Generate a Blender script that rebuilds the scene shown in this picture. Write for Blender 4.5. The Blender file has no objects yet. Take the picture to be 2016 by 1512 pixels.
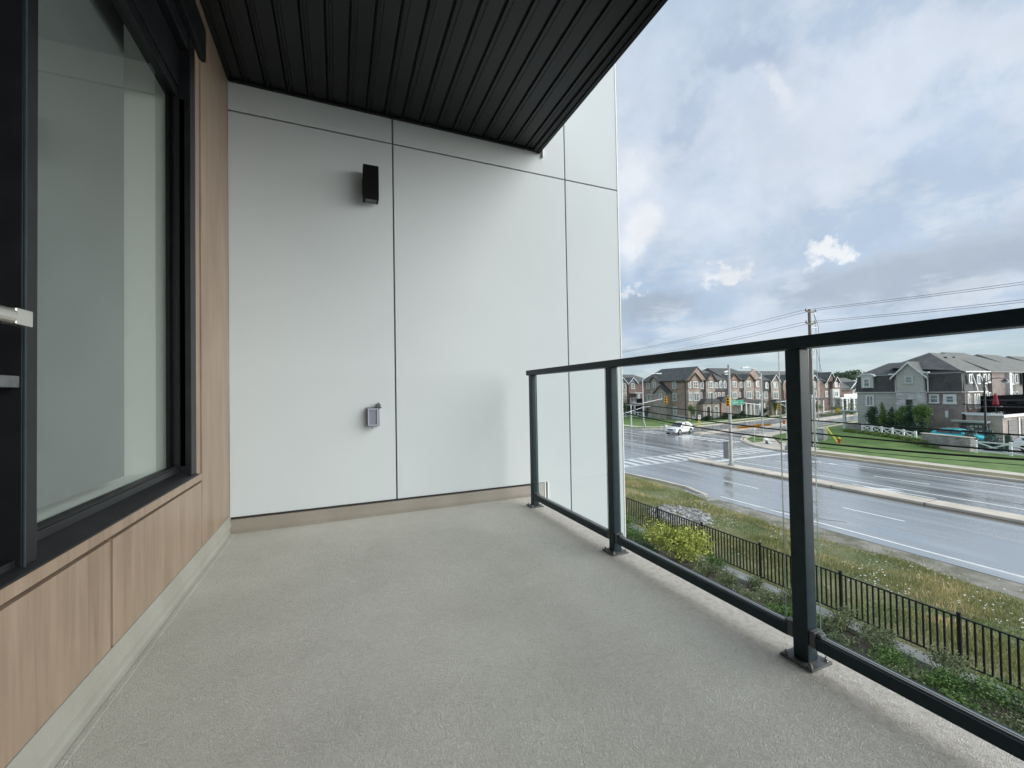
import bpy, bmesh, math, random
import numpy as np
from mathutils import Vector, Matrix
random.seed(7); RNG = np.random.default_rng(7)
sc = bpy.context.scene
C = sc.collection
R = math.radians

# ------------------------------------------------------------ camera
cam = bpy.data.cameras.new('camera'); cam_o = bpy.data.objects.new('camera', cam); C.objects.link(cam_o)
cam.sensor_width = 36; cam.lens = 816.0/2016*36; cam.clip_start = 0.05; cam.clip_end = 3000
cam_o.matrix_world = Matrix(((0.92195, 0.00943, -0.38719, 0), (-0.38678, -0.02336, -0.92187, 0), (-0.01774, 0.99968, -0.01789, 6.4), (0, 0, 0, 1)))
sc.camera = cam_o

# ------------------------------------------------------------ light
SUN_AZ, SUN_EL = 126, 14
SKY_K = 0.43
w = bpy.data.worlds.new('World'); sc.world = w; w.use_nodes = True
def build_world():
    nt = w.node_tree; N = nt.nodes; L = nt.links; N.clear()
    def n(t, **k):
        o = N.new(t)
        for a, b in k.items(): setattr(o, a, b)
        return o
    def math_(op, a, b=None, c=None, clamp=False):
        m = n('ShaderNodeMath', operation=op); m.use_clamp = clamp
        for i, q in enumerate((a, b, c)):
            if q is None: continue
            if isinstance(q, (int, float)): m.inputs[i].default_value = q
            else: L.new(q, m.inputs[i])
        return m.outputs[0]
    out = n('ShaderNodeOutputWorld')
    sky = n('ShaderNodeTexSky', sky_type='NISHITA'); sky.sun_disc = False
    sky.sun_elevation = R(SUN_EL); sky.sun_rotation = R(SUN_AZ); sky.air_density = 1.0; sky.dust_density = 1.5; sky.altitude = 200
    bg1 = n('ShaderNodeBackground'); bg1.inputs[1].default_value = 0.05; L.new(sky.outputs[0], bg1.inputs[0])
    tc = n('ShaderNodeTexCoord'); sep = n('ShaderNodeSeparateXYZ'); L.new(tc.outputs['Generated'], sep.inputs[0])
    az = math_('MULTIPLY', math_('ARCTAN2', sep.outputs[0], sep.outputs[1]), 57.29578)
    el = math_('MULTIPLY', math_('ARCSINE', sep.outputs[2]), 57.29578)
    zc = math_('ADD', math_('MAXIMUM', sep.outputs[2], 0.0), 0.16)
    px = math_('DIVIDE', sep.outputs[0], zc); py = math_('DIVIDE', sep.outputs[1], zc)
    pc = n('ShaderNodeCombineXYZ'); L.new(px, pc.inputs[0]); L.new(py, pc.inputs[1])
    def noise(vec, scale, detail=6, rough=0.55, off=(0, 0, 0)):
        mp = n('ShaderNodeMapping'); mp.inputs[1].default_value = off; L.new(vec, mp.inputs[0])
        t = n('ShaderNodeTexNoise'); t.inputs['Scale'].default_value = scale; t.inputs['Detail'].default_value = detail; t.inputs['Roughness'].default_value = rough
        L.new(mp.outputs[0], t.inputs[0]); return t
    ac = n('ShaderNodeCombineXYZ'); L.new(az, ac.inputs[0]); L.new(el, ac.inputs[1])
    d1 = noise(tc.outputs['Generated'], 5.5, 9, 0.62)
    sub = n('ShaderNodeVectorMath', operation='SUBTRACT'); L.new(d1.outputs['Color'], sub.inputs[0]); sub.inputs[1].default_value = (0.5, 0.5, 0.5)
    def distorted(amp):
        s = n('ShaderNodeVectorMath', operation='SCALE'); s.inputs['Scale'].default_value = amp; L.new(sub.outputs[0], s.inputs[0])
        a = n('ShaderNodeVectorMath', operation='ADD'); L.new(ac.outputs[0], a.inputs[0]); L.new(s.outputs[0], a.inputs[1]); return a.outputs[0]
    D = distorted(26); D2 = distorted(11)
    d3 = noise(tc.outputs['Generated'], 24, 5, 0.55, (3, 1, 0))
    sub3 = n('ShaderNodeVectorMath', operation='SUBTRACT'); L.new(d3.outputs['Color'], sub3.inputs[0]); sub3.inputs[1].default_value = (0.5, 0.5, 0.5)
    s3 = n('ShaderNodeVectorMath', operation='SCALE'); s3.inputs['Scale'].default_value = 7; L.new(sub3.outputs[0], s3.inputs[0])
    a3 = n('ShaderNodeVectorMath', operation='ADD'); L.new(ac.outputs[0], a3.inputs[0]); L.new(s3.outputs[0], a3.inputs[1]); D3 = a3.outputs[0]
    def blob(c, s, rot=0, amp=1.0, vec=None, hard=0.25):
        mp = n('ShaderNodeMapping', vector_type='TEXTURE'); L.new(vec or D, mp.inputs[0])
        mp.inputs[1].default_value = (c[0], c[1], 0); mp.inputs[2].default_value = (0, 0, R(rot)); mp.inputs[3].default_value = (s[0], s[1], 1000)
        ln = n('ShaderNodeVectorMath', operation='LENGTH'); L.new(mp.outputs[0], ln.inputs[0])
        mr = n('ShaderNodeMapRange', interpolation_type='SMOOTHSTEP'); L.new(ln.outputs['Value'], mr.inputs[0])
        mr.inputs[1].default_value = hard; mr.inputs[2].default_value = 1.0; mr.inputs[3].default_value = amp; mr.inputs[4].default_value = 0
        return mr.outputs[0]
    def col(c, s=1.0):
        b = n('ShaderNodeRGB'); b.outputs[0].default_value = (c[0]*s, c[1]*s, c[2]*s, 1); return b.outputs[0]
    def mixc(f, a, b):
        m = n('ShaderNodeMix', data_type='RGBA'); L.new(f, m.inputs[0]); L.new(a, m.inputs[6]); L.new(b, m.inputs[7]); return m.outputs[2]
    g = noise(pc.outputs[0], 0.75, 8, 0.58, (2.3, 5.1, 0))
    gen = n('ShaderNodeMapRange', interpolation_type='SMOOTHSTEP'); L.new(g.outputs[0], gen.inputs[0]); gen.inputs[1].default_value = 0.42; gen.inputs[2].default_value = 0.62
    blue = col((0.48, 0.605, 0.77)); white = col((0.70, 0.77, 0.88)); lilac = col((0.45, 0.545, 0.70)); grey = col((0.42, 0.49, 0.59)); hor = col((0.60, 0.70, 0.74)); bright = col((0.90, 0.93, 0.97))
    f1 = math_('MULTIPLY', gen.outputs[0], 0.9)
    c = mixc(f1, blue, white)
    def put(c, f, colr): return mixc(f, c, colr)
    c = put(c, blob((63, 18), (15, 6.5), 12, 0.85), blue)
    c = put(c, blob((72, 16.5), (10, 4), 6, 0.8), blue)
    c = put(c, blob((54, 36), (11, 4.6), -25, 0.85), lilac)
    c = put(c, blob((47, 31), (6, 4), 35, 0.6), lilac)
    c = put(c, blob((67, 29), (19, 7.5), -6, 0.95), white)
    c = put(c, blob((58, 25), (11, 3.6), 10, 0.7), white)
    c = put(c, blob((64, 21.8), (9.5, 2.3), 10, 0.8, D2), white)
    c = put(c, blob((39, 24), (6, 10), 0, 1.0), white)
    c = put(c, blob((38.5, 26.5), (3.5, 4), 0, 0.9, D2), bright)
    c = put(c, blob((41, 20.5), (4, 3.4), 20, 0.9, D2), bright)
    c = put(c, blob((57, 31), (1.6, 4), 30, 0.5, D2), bright)
    c = put(c, blob((66, 10.8), (20, 4.2), 4, 0.85, D2, 0.3), grey)
    c = put(c, blob((42, 10.5), (8, 3.0), 0, 0.85, D2), grey)
    c = put(c, blob((53, 9.5), (3.2, 3.4), 0, 0.75, D2), white)
    # pale layer towards the horizon, all round
    mr = n('ShaderNodeMapRange', interpolation_type='SMOOTHSTEP'); L.new(el, mr.inputs[0]); mr.inputs[1].default_value = 1.0; mr.inputs[2].default_value = 7.5; mr.inputs[3].default_value = 0.95; mr.inputs[4].default_value = 0
    hn = noise(pc.outputs[0], 2.2, 5, 0.5, (7, 2, 0)); hm = n('ShaderNodeMapRange'); L.new(hn.outputs[0], hm.inputs[0]); hm.inputs[1].default_value = 0.35; hm.inputs[2].default_value = 0.65
    hc = mixc(hm.outputs[0], col((0.50, 0.61, 0.66)), hor)
    c = mixc(mr.outputs[0], c, hc)
    c = put(c, blob((70, 8.1), (8, 1.1), 3, 0.7, D2), white)
    c = put(c, blob((50.4, 13.6), (3.5, 1.7), 8, 1.0, D3, 0.45), bright)
    c = put(c, blob((60.6, 14.2), (2.5, 1.5), 0, 1.0, D3, 0.45), bright)
    c = put(c, blob((39.6, 13.0), (1.6, 0.8), 0, 0.6, D3, 0.3), bright)
    g2 = noise(pc.outputs[0], 2.3, 9, 0.62, (4.2, 1.7, 0)); gm2 = n('ShaderNodeMapRange', interpolation_type='SMOOTHSTEP'); L.new(g2.outputs[0], gm2.inputs[0]); gm2.inputs[1].default_value = 0.50; gm2.inputs[2].default_value = 0.66; gm2.inputs[4].default_value = 0.55
    c = mixc(gm2.outputs[0], c, col((0.74, 0.80, 0.88)))
    fn = noise(tc.outputs['Generated'], 9, 9, 0.6, (1, 4, 2)); fm_ = n('ShaderNodeMapRange'); L.new(fn.outputs[0], fm_.inputs[0]); fm_.inputs[1].default_value = 0.3; fm_.inputs[2].default_value = 0.7; fm_.inputs[3].default_value = 0.93; fm_.inputs[4].default_value = 1.06
    vs_ = n('ShaderNodeVectorMath', operation='SCALE'); L.new(c, vs_.inputs[0]); L.new(fm_.outputs[0], vs_.inputs['Scale']); c = vs_.outputs[0]
    bg2 = n('ShaderNodeBackground'); bg2.inputs[1].default_value = SKY_K; L.new(c, bg2.inputs[0])
    mx = n('ShaderNodeMixShader'); mx.inputs[0].default_value = 0.94
    L.new(bg1.outputs[0], mx.inputs[1]); L.new(bg2.outputs[0], mx.inputs[2]); L.new(mx.outputs[0], out.inputs[0])
build_world()
sun = bpy.data.lights.new('sun', 'SUN'); sun.energy = 2.8; sun.angle = R(78); sun.color = (1, 0.97, 0.92)
sun_o = bpy.data.objects.new('sun', sun); C.objects.link(sun_o)
sd = Vector((math.sin(R(SUN_AZ))*math.cos(R(SUN_EL)), math.cos(R(SUN_AZ))*math.cos(R(SUN_EL)), math.sin(R(SUN_EL))))
sun_o.rotation_euler = sd.to_track_quat('Z', 'Y').to_euler()
sc.view_settings.view_transform = 'Standard'; sc.view_settings.look = 'None'; sc.view_settings.gamma = 1.0
sc.view_settings.exposure = 1.25; sc.view_settings.use_curve_mapping = False
sc.render.resolution_x, sc.render.resolution_y = 1024, 768

# ------------------------------------------------------------ materials
def mat(name, col, rough=0.6, col2=None, scale=5.0, detail=5, bump=0.0, bscale=None, spec=0.5, metal=0.0, stretch=(1, 1, 1), lo=0.35, hi=0.65, bdist=0.01, coord='Object'):
    m = bpy.data.materials.new(name); m.use_nodes = True
    nt = m.node_tree; b = nt.nodes['Principled BSDF']; L = nt.links
    b.inputs['Base Color'].default_value = (*col, 1); b.inputs['Roughness'].default_value = rough; b.inputs['Metallic'].default_value = metal
    b.inputs['Specular IOR Level'].default_value = spec
    if col2 or bump:
        g = nt.nodes.new('ShaderNodeNewGeometry') if coord == 'World' else nt.nodes.new('ShaderNodeTexCoord')
        src = g.outputs['Position'] if coord == 'World' else g.outputs['Object']
        mp = nt.nodes.new('ShaderNodeMapping'); mp.inputs[3].default_value = stretch; L.new(src, mp.inputs[0])
    if col2:
        t = nt.nodes.new('ShaderNodeTexNoise'); t.inputs['Scale'].default_value = scale; t.inputs['Detail'].default_value = detail; L.new(mp.outputs[0], t.inputs[0])
        r = nt.nodes.new('ShaderNodeMapRange'); r.inputs[1].default_value = lo; r.inputs[2].default_value = hi; L.new(t.outputs[0], r.inputs[0])
        x = nt.nodes.new('ShaderNodeMix'); x.data_type = 'RGBA'; x.inputs[6].default_value = (*col, 1); x.inputs[7].default_value = (*col2, 1)
        L.new(r.outputs[0], x.inputs[0]); L.new(x.outputs[2], b.inputs['Base Color'])
    if bump:
        t = nt.nodes.new('ShaderNodeTexNoise'); t.inputs['Scale'].default_value = bscale or scale*4; t.inputs['Detail'].default_value = 6; L.new(mp.outputs[0], t.inputs[0])
        bp = nt.nodes.new('ShaderNodeBump'); bp.inputs['Strength'].default_value = bump; bp.inputs['Distance'].default_value = bdist; L.new(t.outputs[0], bp.inputs['Height']); L.new(bp.outputs[0], b.inputs['Normal'])
    return m
def glass_mat(name, tint, ior, rough=0.0):
    m = bpy.data.materials.new(name); m.use_nodes = True; nt = m.node_tree; nt.nodes.clear(); L = nt.links
    o = nt.nodes.new('ShaderNodeOutputMaterial'); t = nt.nodes.new('ShaderNodeBsdfTransparent'); t.inputs[0].default_value = (*tint, 1)
    g = nt.nodes.new('ShaderNodeBsdfGlossy'); g.inputs['Roughness'].default_value = rough; g.inputs[0].default_value = (0.96, 1.0, 0.985, 1)
    f = nt.nodes.new('ShaderNodeFresnel'); f.inputs[0].default_value = ior; x = nt.nodes.new('ShaderNodeMixShader')
    g2 = nt.nodes.new('ShaderNodeNewGeometry'); q = nt.nodes.new('ShaderNodeMath'); q.operation = 'SUBTRACT'; q.inputs[0].default_value = 1; L.new(g2.outputs['Backfacing'], q.inputs[1])
    q2 = nt.nodes.new('ShaderNodeMath'); q2.operation = 'MULTIPLY'; L.new(f.outputs[0], q2.inputs[0]); L.new(q.outputs[0], q2.inputs[1])
    L.new(q2.outputs[0], x.inputs[0]); L.new(t.outputs[0], x.inputs[1]); L.new(g.outputs[0], x.inputs[2]); L.new(x.outputs[0], o.inputs[0]); return m
def brick_mat(name, c1, c2, mortar, bw=0.22, bh=0.075, axis='x', rough=0.85):
    m = bpy.data.materials.new(name); m.use_nodes = True; nt = m.node_tree; b = nt.nodes['Principled BSDF']; L = nt.links
    b.inputs['Roughness'].default_value = rough
    g = nt.nodes.new('ShaderNodeNewGeometry'); s = nt.nodes.new('ShaderNodeSeparateXYZ'); L.new(g.outputs['Position'], s.inputs[0])
    a = nt.nodes.new('ShaderNodeMath'); a.operation = 'ADD'; L.new(s.outputs[0], a.inputs[0]); L.new(s.outputs[1], a.inputs[1])
    c = nt.nodes.new('ShaderNodeCombineXYZ'); L.new(a.outputs[0], c.inputs[0]); L.new(s.outputs[2], c.inputs[1])
    t = nt.nodes.new('ShaderNodeTexBrick'); t.inputs['Scale'].default_value = 1; t.inputs['Brick Width'].default_value = bw; t.inputs['Row Height'].default_value = bh; t.inputs['Mortar Size'].default_value = bh*0.12
    t.inputs['Color1'].default_value = (*c1, 1); t.inputs['Color2'].default_value = (*c2, 1); t.inputs['Mortar'].default_value = (*mortar, 1)
    L.new(c.outputs[0], t.inputs[0])
    n = nt.nodes.new('ShaderNodeTexNoise'); n.inputs['Scale'].default_value = 1.3; n.inputs['Detail'].default_value = 5; L.new(g.outputs['Position'], n.inputs[0])
    r = nt.nodes.new('ShaderNodeMapRange'); r.inputs[1].default_value = 0.3; r.inputs[2].default_value = 0.7; r.inputs[3].default_value = 0.78; r.inputs[4].default_value = 1.22; L.new(n.outputs[0], r.inputs[0])
    x = nt.nodes.new('ShaderNodeVectorMath'); x.operation = 'SCALE'; L.new(t.outputs[0], x.inputs[0]); L.new(r.outputs[0], x.inputs['Scale'])
    L.new(x.outputs[0], b.inputs['Base Color'])
    bp = nt.nodes.new('ShaderNodeBump'); bp.inputs['Strength'].default_value = 0.5; bp.inputs['Distance'].default_value = 0.01; bp.invert = True; L.new(t.outputs['Fac'], bp.inputs['Height']); L.new(bp.outputs[0], b.inputs['Normal'])
    return m
def leaf_mat(name, c1, c2, c3, ns=1.6):
    m = bpy.data.materials.new(name); m.use_nodes = True; nt = m.node_tree; b = nt.nodes['Principled BSDF']; L = nt.links
    b.inputs['Roughness'].default_value = 0.6; b.inputs['Specular IOR Level'].default_value = 0.3
    g = nt.nodes.new('ShaderNodeNewGeometry'); cr = nt.nodes.new('ShaderNodeValToRGB')
    n = nt.nodes.new('ShaderNodeTexNoise'); n.inputs['Scale'].default_value = ns; n.inputs['Detail'].default_value = 4; L.new(g.outputs['Position'], n.inputs[0])
    a = nt.nodes.new('ShaderNodeMath'); a.operation = 'MULTIPLY_ADD'; L.new(g.outputs['Random Per Island'], a.inputs[0]); a.inputs[1].default_value = 0.45
    s = nt.nodes.new('ShaderNodeMath'); s.operation = 'MULTIPLY_ADD'; L.new(n.outputs[0], s.inputs[0]); s.inputs[1].default_value = 1.4; s.inputs[2].default_value = -0.42
    L.new(s.outputs[0], a.inputs[2]); L.new(a.outputs[0], cr.inputs[0])
    cr.color_ramp.elements[0].color = (*c1, 1); cr.color_ramp.elements[0].position = 0.1; cr.color_ramp.elements[1].color = (*c3, 1); cr.color_ramp.elements[1].position = 0.95
    e = cr.color_ramp.elements.new(0.5); e.color = (*c2, 1)
    L.new(cr.outputs[0], b.inputs['Base Color']); return m

M = {}
M['panel'] = mat('white_panel', (0.501, 0.548, 0.563), 0.8, (0.524, 0.573, 0.587), 0.9, spec=0.2, bump=0.10, bscale=7, bdist=0.004)
M['soffit'] = mat('soffit_metal', (0.005, 0.007, 0.008), 0.42, (0.008, 0.009, 0.009), 3, spec=0.35)
M['black'] = mat('black_metal', (0.006, 0.0065, 0.008), 0.38, (0.010, 0.011, 0.013), 8, spec=0.22)
M['joint'] = mat('joint_dark', (0.025, 0.022, 0.022), 0.9)  # plain dark colour shared by joints, cracks and backing
M['jointwall'] = mat('joint_profile', (0.30, 0.32, 0.30), 0.7)
M['rail'] = mat('powder_coat_charcoal', (0.019, 0.033, 0.041), 0.36, (0.024, 0.040, 0.050), 30, spec=0.16, bump=0.05, bscale=300, bdist=0.001)
M['plate'] = mat('plate_metal', (0.075, 0.083, 0.088), 0.5, (0.12, 0.127, 0.13), 40, metal=0.2, spec=0.3)
M['bolt'] = mat('bolt_steel', (0.35, 0.35, 0.34), 0.35, metal=0.9)
M['steel'] = mat('brushed_steel', (0.72, 0.69, 0.64), 0.28, metal=1.0)
M['glass'] = glass_mat('window_glass', (0.83, 0.865, 0.85), 1.62)
M['railglass'] = glass_mat('railing_glass', (0.984, 0.998, 0.994), 1.16)
M['glassedge'] = mat('glass_edge', (0.10, 0.16, 0.14), 0.2)
M['blind'] = mat('blind_fabric', (0.19, 0.192, 0.195), 0.9, (0.21, 0.213, 0.217), 3, bump=0.1, bscale=400)
M['interior'] = mat('interior_white', (0.75, 0.75, 0.73), 0.8)
M['lampblack'] = mat('lamp_black', (0.004, 0.004, 0.005), 0.5, spec=0.12)
M['cover'] = mat('outlet_plastic', (0.20, 0.215, 0.255), 0.2, spec=0.7)
M['coverin'] = mat('outlet_inner', (0.20, 0.22, 0.27), 0.15, spec=0.9)
M['coverlight'] = mat('outlet_rim', (0.33, 0.35, 0.41), 0.25)
M['upstand'] = mat('membrane_upstand', (0.196, 0.179, 0.144), 0.55, (0.232, 0.213, 0.178), 4, bump=0.2, bscale=60)
M['upstand_light'] = mat('membrane_kerb', (0.233, 0.230, 0.199), 0.5, (0.268, 0.265, 0.233), 4, bump=0.2, bscale=60)
M['trimwhite'] = mat('white_trim', (0.72, 0.73, 0.72), 0.5, (0.66, 0.67, 0.66), 2)
M['concrete'] = mat('concrete', (0.636, 0.566, 0.479), 0.75, (0.477, 0.429, 0.363), 0.8, bump=0.2, bscale=12, coord='World')
M['concretegrey'] = mat('concrete_grey', (0.380, 0.380, 0.356), 0.8, (0.276, 0.276, 0.265), 2, bump=0.2, bscale=20, coord='World')
M['paint'] = mat('road_paint', (0.74, 0.75, 0.74), 0.35, (0.62, 0.63, 0.63), 2.5, lo=0.45, hi=0.8, coord='World')
M['fence'] = mat('fence_black', (0.010, 0.011, 0.011), 0.45, spec=0.25)
M['mulch'] = mat('mulch', (0.072, 0.059, 0.048), 0.95, (0.176, 0.152, 0.128), 6, bump=0.6, bscale=25, bdist=0.05, coord='World')
M['gravel'] = mat('gravel', (0.30, 0.28, 0.25), 0.95, (0.13, 0.13, 0.09), 1.2, bump=0.6, bscale=30, bdist=0.03, coord='World', detail=8)
M['lawn'] = mat('lawn', (0.070, 0.140, 0.024), 0.95, (0.135, 0.216, 0.054), 0.7, bump=0.6, bscale=9, bdist=0.06, coord='World', detail=8)
M['boulevard'] = mat('boulevard_grass', (0.13, 0.125, 0.06), 0.95, (0.20, 0.17, 0.10), 0.8, coord='World', detail=8)
M['dampsand'] = mat('damp_sand', (0.20, 0.165, 0.125), 0.35, (0.12, 0.11, 0.10), 1.5, coord='World', detail=8, stretch=(1, 0.3, 1))
M['stones'] = leaf_mat('river_rock', (0.12, 0.118, 0.118), (0.27, 0.262, 0.255), (0.52, 0.505, 0.48), 8.0)
M['litter'] = leaf_mat('bark_litter', (0.05, 0.035, 0.025), (0.16, 0.12, 0.09), (0.34, 0.29, 0.23))
M['rough'] = mat('rough_verge', (0.115, 0.135, 0.052), 0.95, (0.25, 0.222, 0.135), 0.5, bump=0.6, bscale=9, bdist=0.08, coord='World', detail=9)
M['ground'] = mat('far_ground', (0.08, 0.105, 0.045), 0.95, (0.11, 0.125, 0.06), 0.1, coord='World')
M['woodpole'] = mat('weathered_pole', (0.22, 0.19, 0.16), 0.9, (0.12, 0.10, 0.085), 6, stretch=(1, 1, 0.08), bump=0.3)
M['greypole'] = mat('concrete_pole', (0.46, 0.45, 0.42), 0.7, (0.40, 0.39, 0.37), 3)
M['galv'] = mat('galvanised', (0.52, 0.54, 0.54), 0.45, (0.44, 0.46, 0.47), 5, metal=0.2)
M['cable'] = mat('cable_black', (0.008, 0.010, 0.009), 0.6, spec=0.2)
M['wire'] = mat('wire_grey', (0.17, 0.185, 0.21), 0.5)
M['yellow'] = mat('signal_yellow', (0.72, 0.42, 0.03), 0.45)
M['orange'] = mat('signal_orange', (0.75, 0.24, 0.03), 0.5)
M['signgreen'] = mat('sign_green', (0.01, 0.27, 0.17), 0.4)
M['signwhite'] = mat('sign_white', (0.66, 0.67, 0.66), 0.4)
M['fencewhite'] = mat('fence_white', (0.85, 0.86, 0.85), 0.5)
M['signblack'] = mat('sign_black', (0.008, 0.008, 0.009), 0.45, spec=0.2)
M['signyellow'] = mat('sign_yellow', (0.75, 0.60, 0.08), 0.4)
M['carwhite'] = mat('car_white', (0.80, 0.81, 0.81), 0.18, spec=0.7)
M['carglass'] = mat('car_glass', (0.02, 0.024, 0.028), 0.05, spec=1.0)
M['tyre'] = mat('tyre_rubber', (0.015, 0.015, 0.015), 0.8)
M['rim'] = mat('alloy_rim', (0.5, 0.5, 0.5), 0.3, metal=0.8)
M['teal'] = mat('car_turquoise', (0.025, 0.525, 0.625), 0.2, spec=0.7)
M['red'] = mat('umbrella_red', (0.30, 0.02, 0.045), 0.8)
M['hydred'] = mat('hydrant_red', (0.45, 0.05, 0.02), 0.5)
M['guardyellow'] = mat('guard_yellow', (0.70, 0.66, 0.03), 0.5)
M['cabinet'] = mat('cabinet_grey', (0.30, 0.29, 0.26), 0.6, (0.24, 0.235, 0.21), 3)
M['darkgreen'] = mat('dark_green', (0.012, 0.045, 0.035), 0.4)
M['lampmetal'] = mat('street_lamp_black', (0.012, 0.014, 0.02), 0.4)
M['lampglass'] = mat('lamp_lens', (0.5, 0.5, 0.5), 0.2)
M['brick'] = brick_mat('brown_brick', (0.368, 0.243, 0.194), (0.284, 0.197, 0.165), (0.402, 0.337, 0.286))
M['brick_tan'] = brick_mat('taupe_brick', (0.391, 0.326, 0.275), (0.323, 0.266, 0.226), (0.391, 0.355, 0.314))
M['brick_red'] = brick_mat('red_brick', (0.216, 0.138, 0.116), (0.172, 0.109, 0.093), (0.240, 0.193, 0.171))
M['brick_grey'] = brick_mat('grey_brown_brick', (0.300, 0.235, 0.215), (0.245, 0.192, 0.176), (0.27, 0.225, 0.205))
M['stone'] = brick_mat('grey_stone', (0.671, 0.652, 0.643), (0.448, 0.438, 0.438), (0.467, 0.448, 0.438), 0.55, 0.16)
M['stone_wall'] = brick_mat('ledge_stone', (0.448, 0.419, 0.397), (0.299, 0.276, 0.261), (0.194, 0.179, 0.164), 0.5, 0.12)
M['stucco'] = mat('grey_stucco', (0.42, 0.415, 0.385), 0.85, (0.45, 0.445, 0.41), 1.0)
M['stucco_row'] = mat('grey_stucco_darkened', (0.25, 0.243, 0.225), 0.85, (0.285, 0.278, 0.257), 1.0)  # same grey stucco, darkened in colour to offset sunlight on the south row
M['stucco_light'] = mat('pale_trim', (0.52, 0.53, 0.50), 0.8)
M['siding_blue'] = mat('blue_siding', (0.20, 0.27, 0.36), 0.7)
M['roof'] = brick_mat('asphalt_shingle', (0.127, 0.131, 0.122), (0.091, 0.095, 0.094), (0.079, 0.079, 0.079), 0.3, 0.14, rough=0.75)
M['roof_dark'] = brick_mat('dark_shingle', (0.088, 0.091, 0.088), (0.064, 0.067, 0.065), (0.053, 0.053, 0.053), 0.3, 0.14, rough=0.75)
M['windowglass'] = mat('house_window_glass', (0.125, 0.156, 0.175), 0.08, (0.338, 0.362, 0.350), 0.8, spec=0.8, coord='World')
M['doorglass'] = mat('dark_opening', (0.03, 0.03, 0.032), 0.3)
M['garage'] = mat('garage_door', (0.13, 0.12, 0.115), 0.6)
M['deckblack'] = mat('deck_black', (0.010, 0.010, 0.011), 0.9, spec=0.0)
M['bark'] = mat('bark', (0.10, 0.075, 0.055), 0.9, (0.06, 0.05, 0.04), 12)
M['leaf_green'] = leaf_mat('leaf_green', (0.041, 0.086, 0.023), (0.095, 0.181, 0.041), (0.171, 0.275, 0.067))
M['leaf_olive'] = leaf_mat('leaf_olive', (0.085, 0.116, 0.064), (0.180, 0.222, 0.106), (0.318, 0.318, 0.159))
M['leaf_dark'] = leaf_mat('leaf_dark', (0.025, 0.056, 0.031), (0.049, 0.101, 0.056), (0.088, 0.158, 0.079))
M['leaf_blue'] = leaf_mat('leaf_blue', (0.072, 0.117, 0.108), (0.144, 0.216, 0.198), (0.252, 0.342, 0.324))
M['leaf_lime'] = leaf_mat('leaf_lime', (0.16, 0.20, 0.04), (0.36, 0.40, 0.075), (0.60, 0.61, 0.16))
M['leaf_far'] = leaf_mat('leaf_far', (0.05, 0.085, 0.05), (0.10, 0.15, 0.09), (0.16, 0.22, 0.13))
M['flower_or'] = leaf_mat('flower_orange', (0.35, 0.12, 0.01), (0.60, 0.28, 0.01), (0.75, 0.45, 0.02))
M['flower_ye'] = leaf_mat('flower_yellow', (0.45, 0.32, 0.01), (0.65, 0.50, 0.01), (0.75, 0.6, 0.03))
M['daisy'] = mat('daisy_white', (0.78, 0.78, 0.70), 0.8)
M['grassblade'] = leaf_mat('grass_blades', (0.177, 0.220, 0.070), (0.391, 0.367, 0.170), (1.076, 0.803, 0.515), 0.55)
M['grassgreen'] = leaf_mat('grass_green', (0.147, 0.213, 0.061), (0.276, 0.325, 0.114), (0.472, 0.464, 0.205), 0.5)
M['bankgreen'] = leaf_mat('bank_green', (0.08, 0.14, 0.03), (0.14, 0.21, 0.05), (0.24, 0.29, 0.09))
M['gasketgrey'] = mat('gasket_grey', (0.22, 0.235, 0.24), 0.35)

def wood_mat():
    m = bpy.data.materials.new('wood_laminate'); m.use_nodes = True; nt = m.node_tree; b = nt.nodes['Principled BSDF']; L = nt.links
    b.inputs['Roughness'].default_value = 0.42
    g = nt.nodes.new('ShaderNodeNewGeometry')
    mp = nt.nodes.new('ShaderNodeMapping'); mp.inputs[3].default_value = (1, 1, 0.06); L.new(g.outputs['Position'], mp.inputs[0])
    t = nt.nodes.new('ShaderNodeTexNoise'); t.inputs['Scale'].default_value = 34; t.inputs['Detail'].default_value = 9; t.inputs['Roughness'].default_value = 0.68; t.inputs['Distortion'].default_value = 0.3; L.new(mp.outputs[0], t.inputs[0])
    mp2 = nt.nodes.new('ShaderNodeMapping'); mp2.inputs[3].default_value = (1, 1, 0.25); L.new(g.outputs['Position'], mp2.inputs[0])
    t2 = nt.nodes.new('ShaderNodeTexNoise'); t2.inputs['Scale'].default_value = 7; t2.inputs['Detail'].default_value = 4; L.new(mp2.outputs[0], t2.inputs[0])
    a = nt.nodes.new('ShaderNodeMath'); a.operation = 'MULTIPLY_ADD'; L.new(t.outputs[0], a.inputs[0]); a.inputs[1].default_value = 0.65; 
    s = nt.nodes.new('ShaderNodeMath'); s.operation = 'MULTIPLY'; L.new(t2.outputs[0], s.inputs[0]); s.inputs[1].default_value = 0.35; L.new(s.outputs[0], a.inputs[2])
    cr = nt.nodes.new('ShaderNodeValToRGB'); L.new(a.outputs[0], cr.inputs[0])
    cr.color_ramp.elements[0].position = 0.31; cr.color_ramp.elements[0].color = (0.165, 0.117, 0.082, 1)
    cr.color_ramp.elements[1].position = 0.69; cr.color_ramp.elements[1].color = (0.290, 0.220, 0.163, 1)
    L.new(cr.outputs[0], b.inputs['Base Color'])
    bp = nt.nodes.new('ShaderNodeBump'); bp.inputs['Strength'].default_value = 0.08; bp.inputs['Distance'].default_value = 0.002; L.new(t.outputs[0], bp.inputs['Height']); L.new(bp.outputs[0], b.inputs['Normal'])
    return m
M['wood'] = wood_mat()
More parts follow.
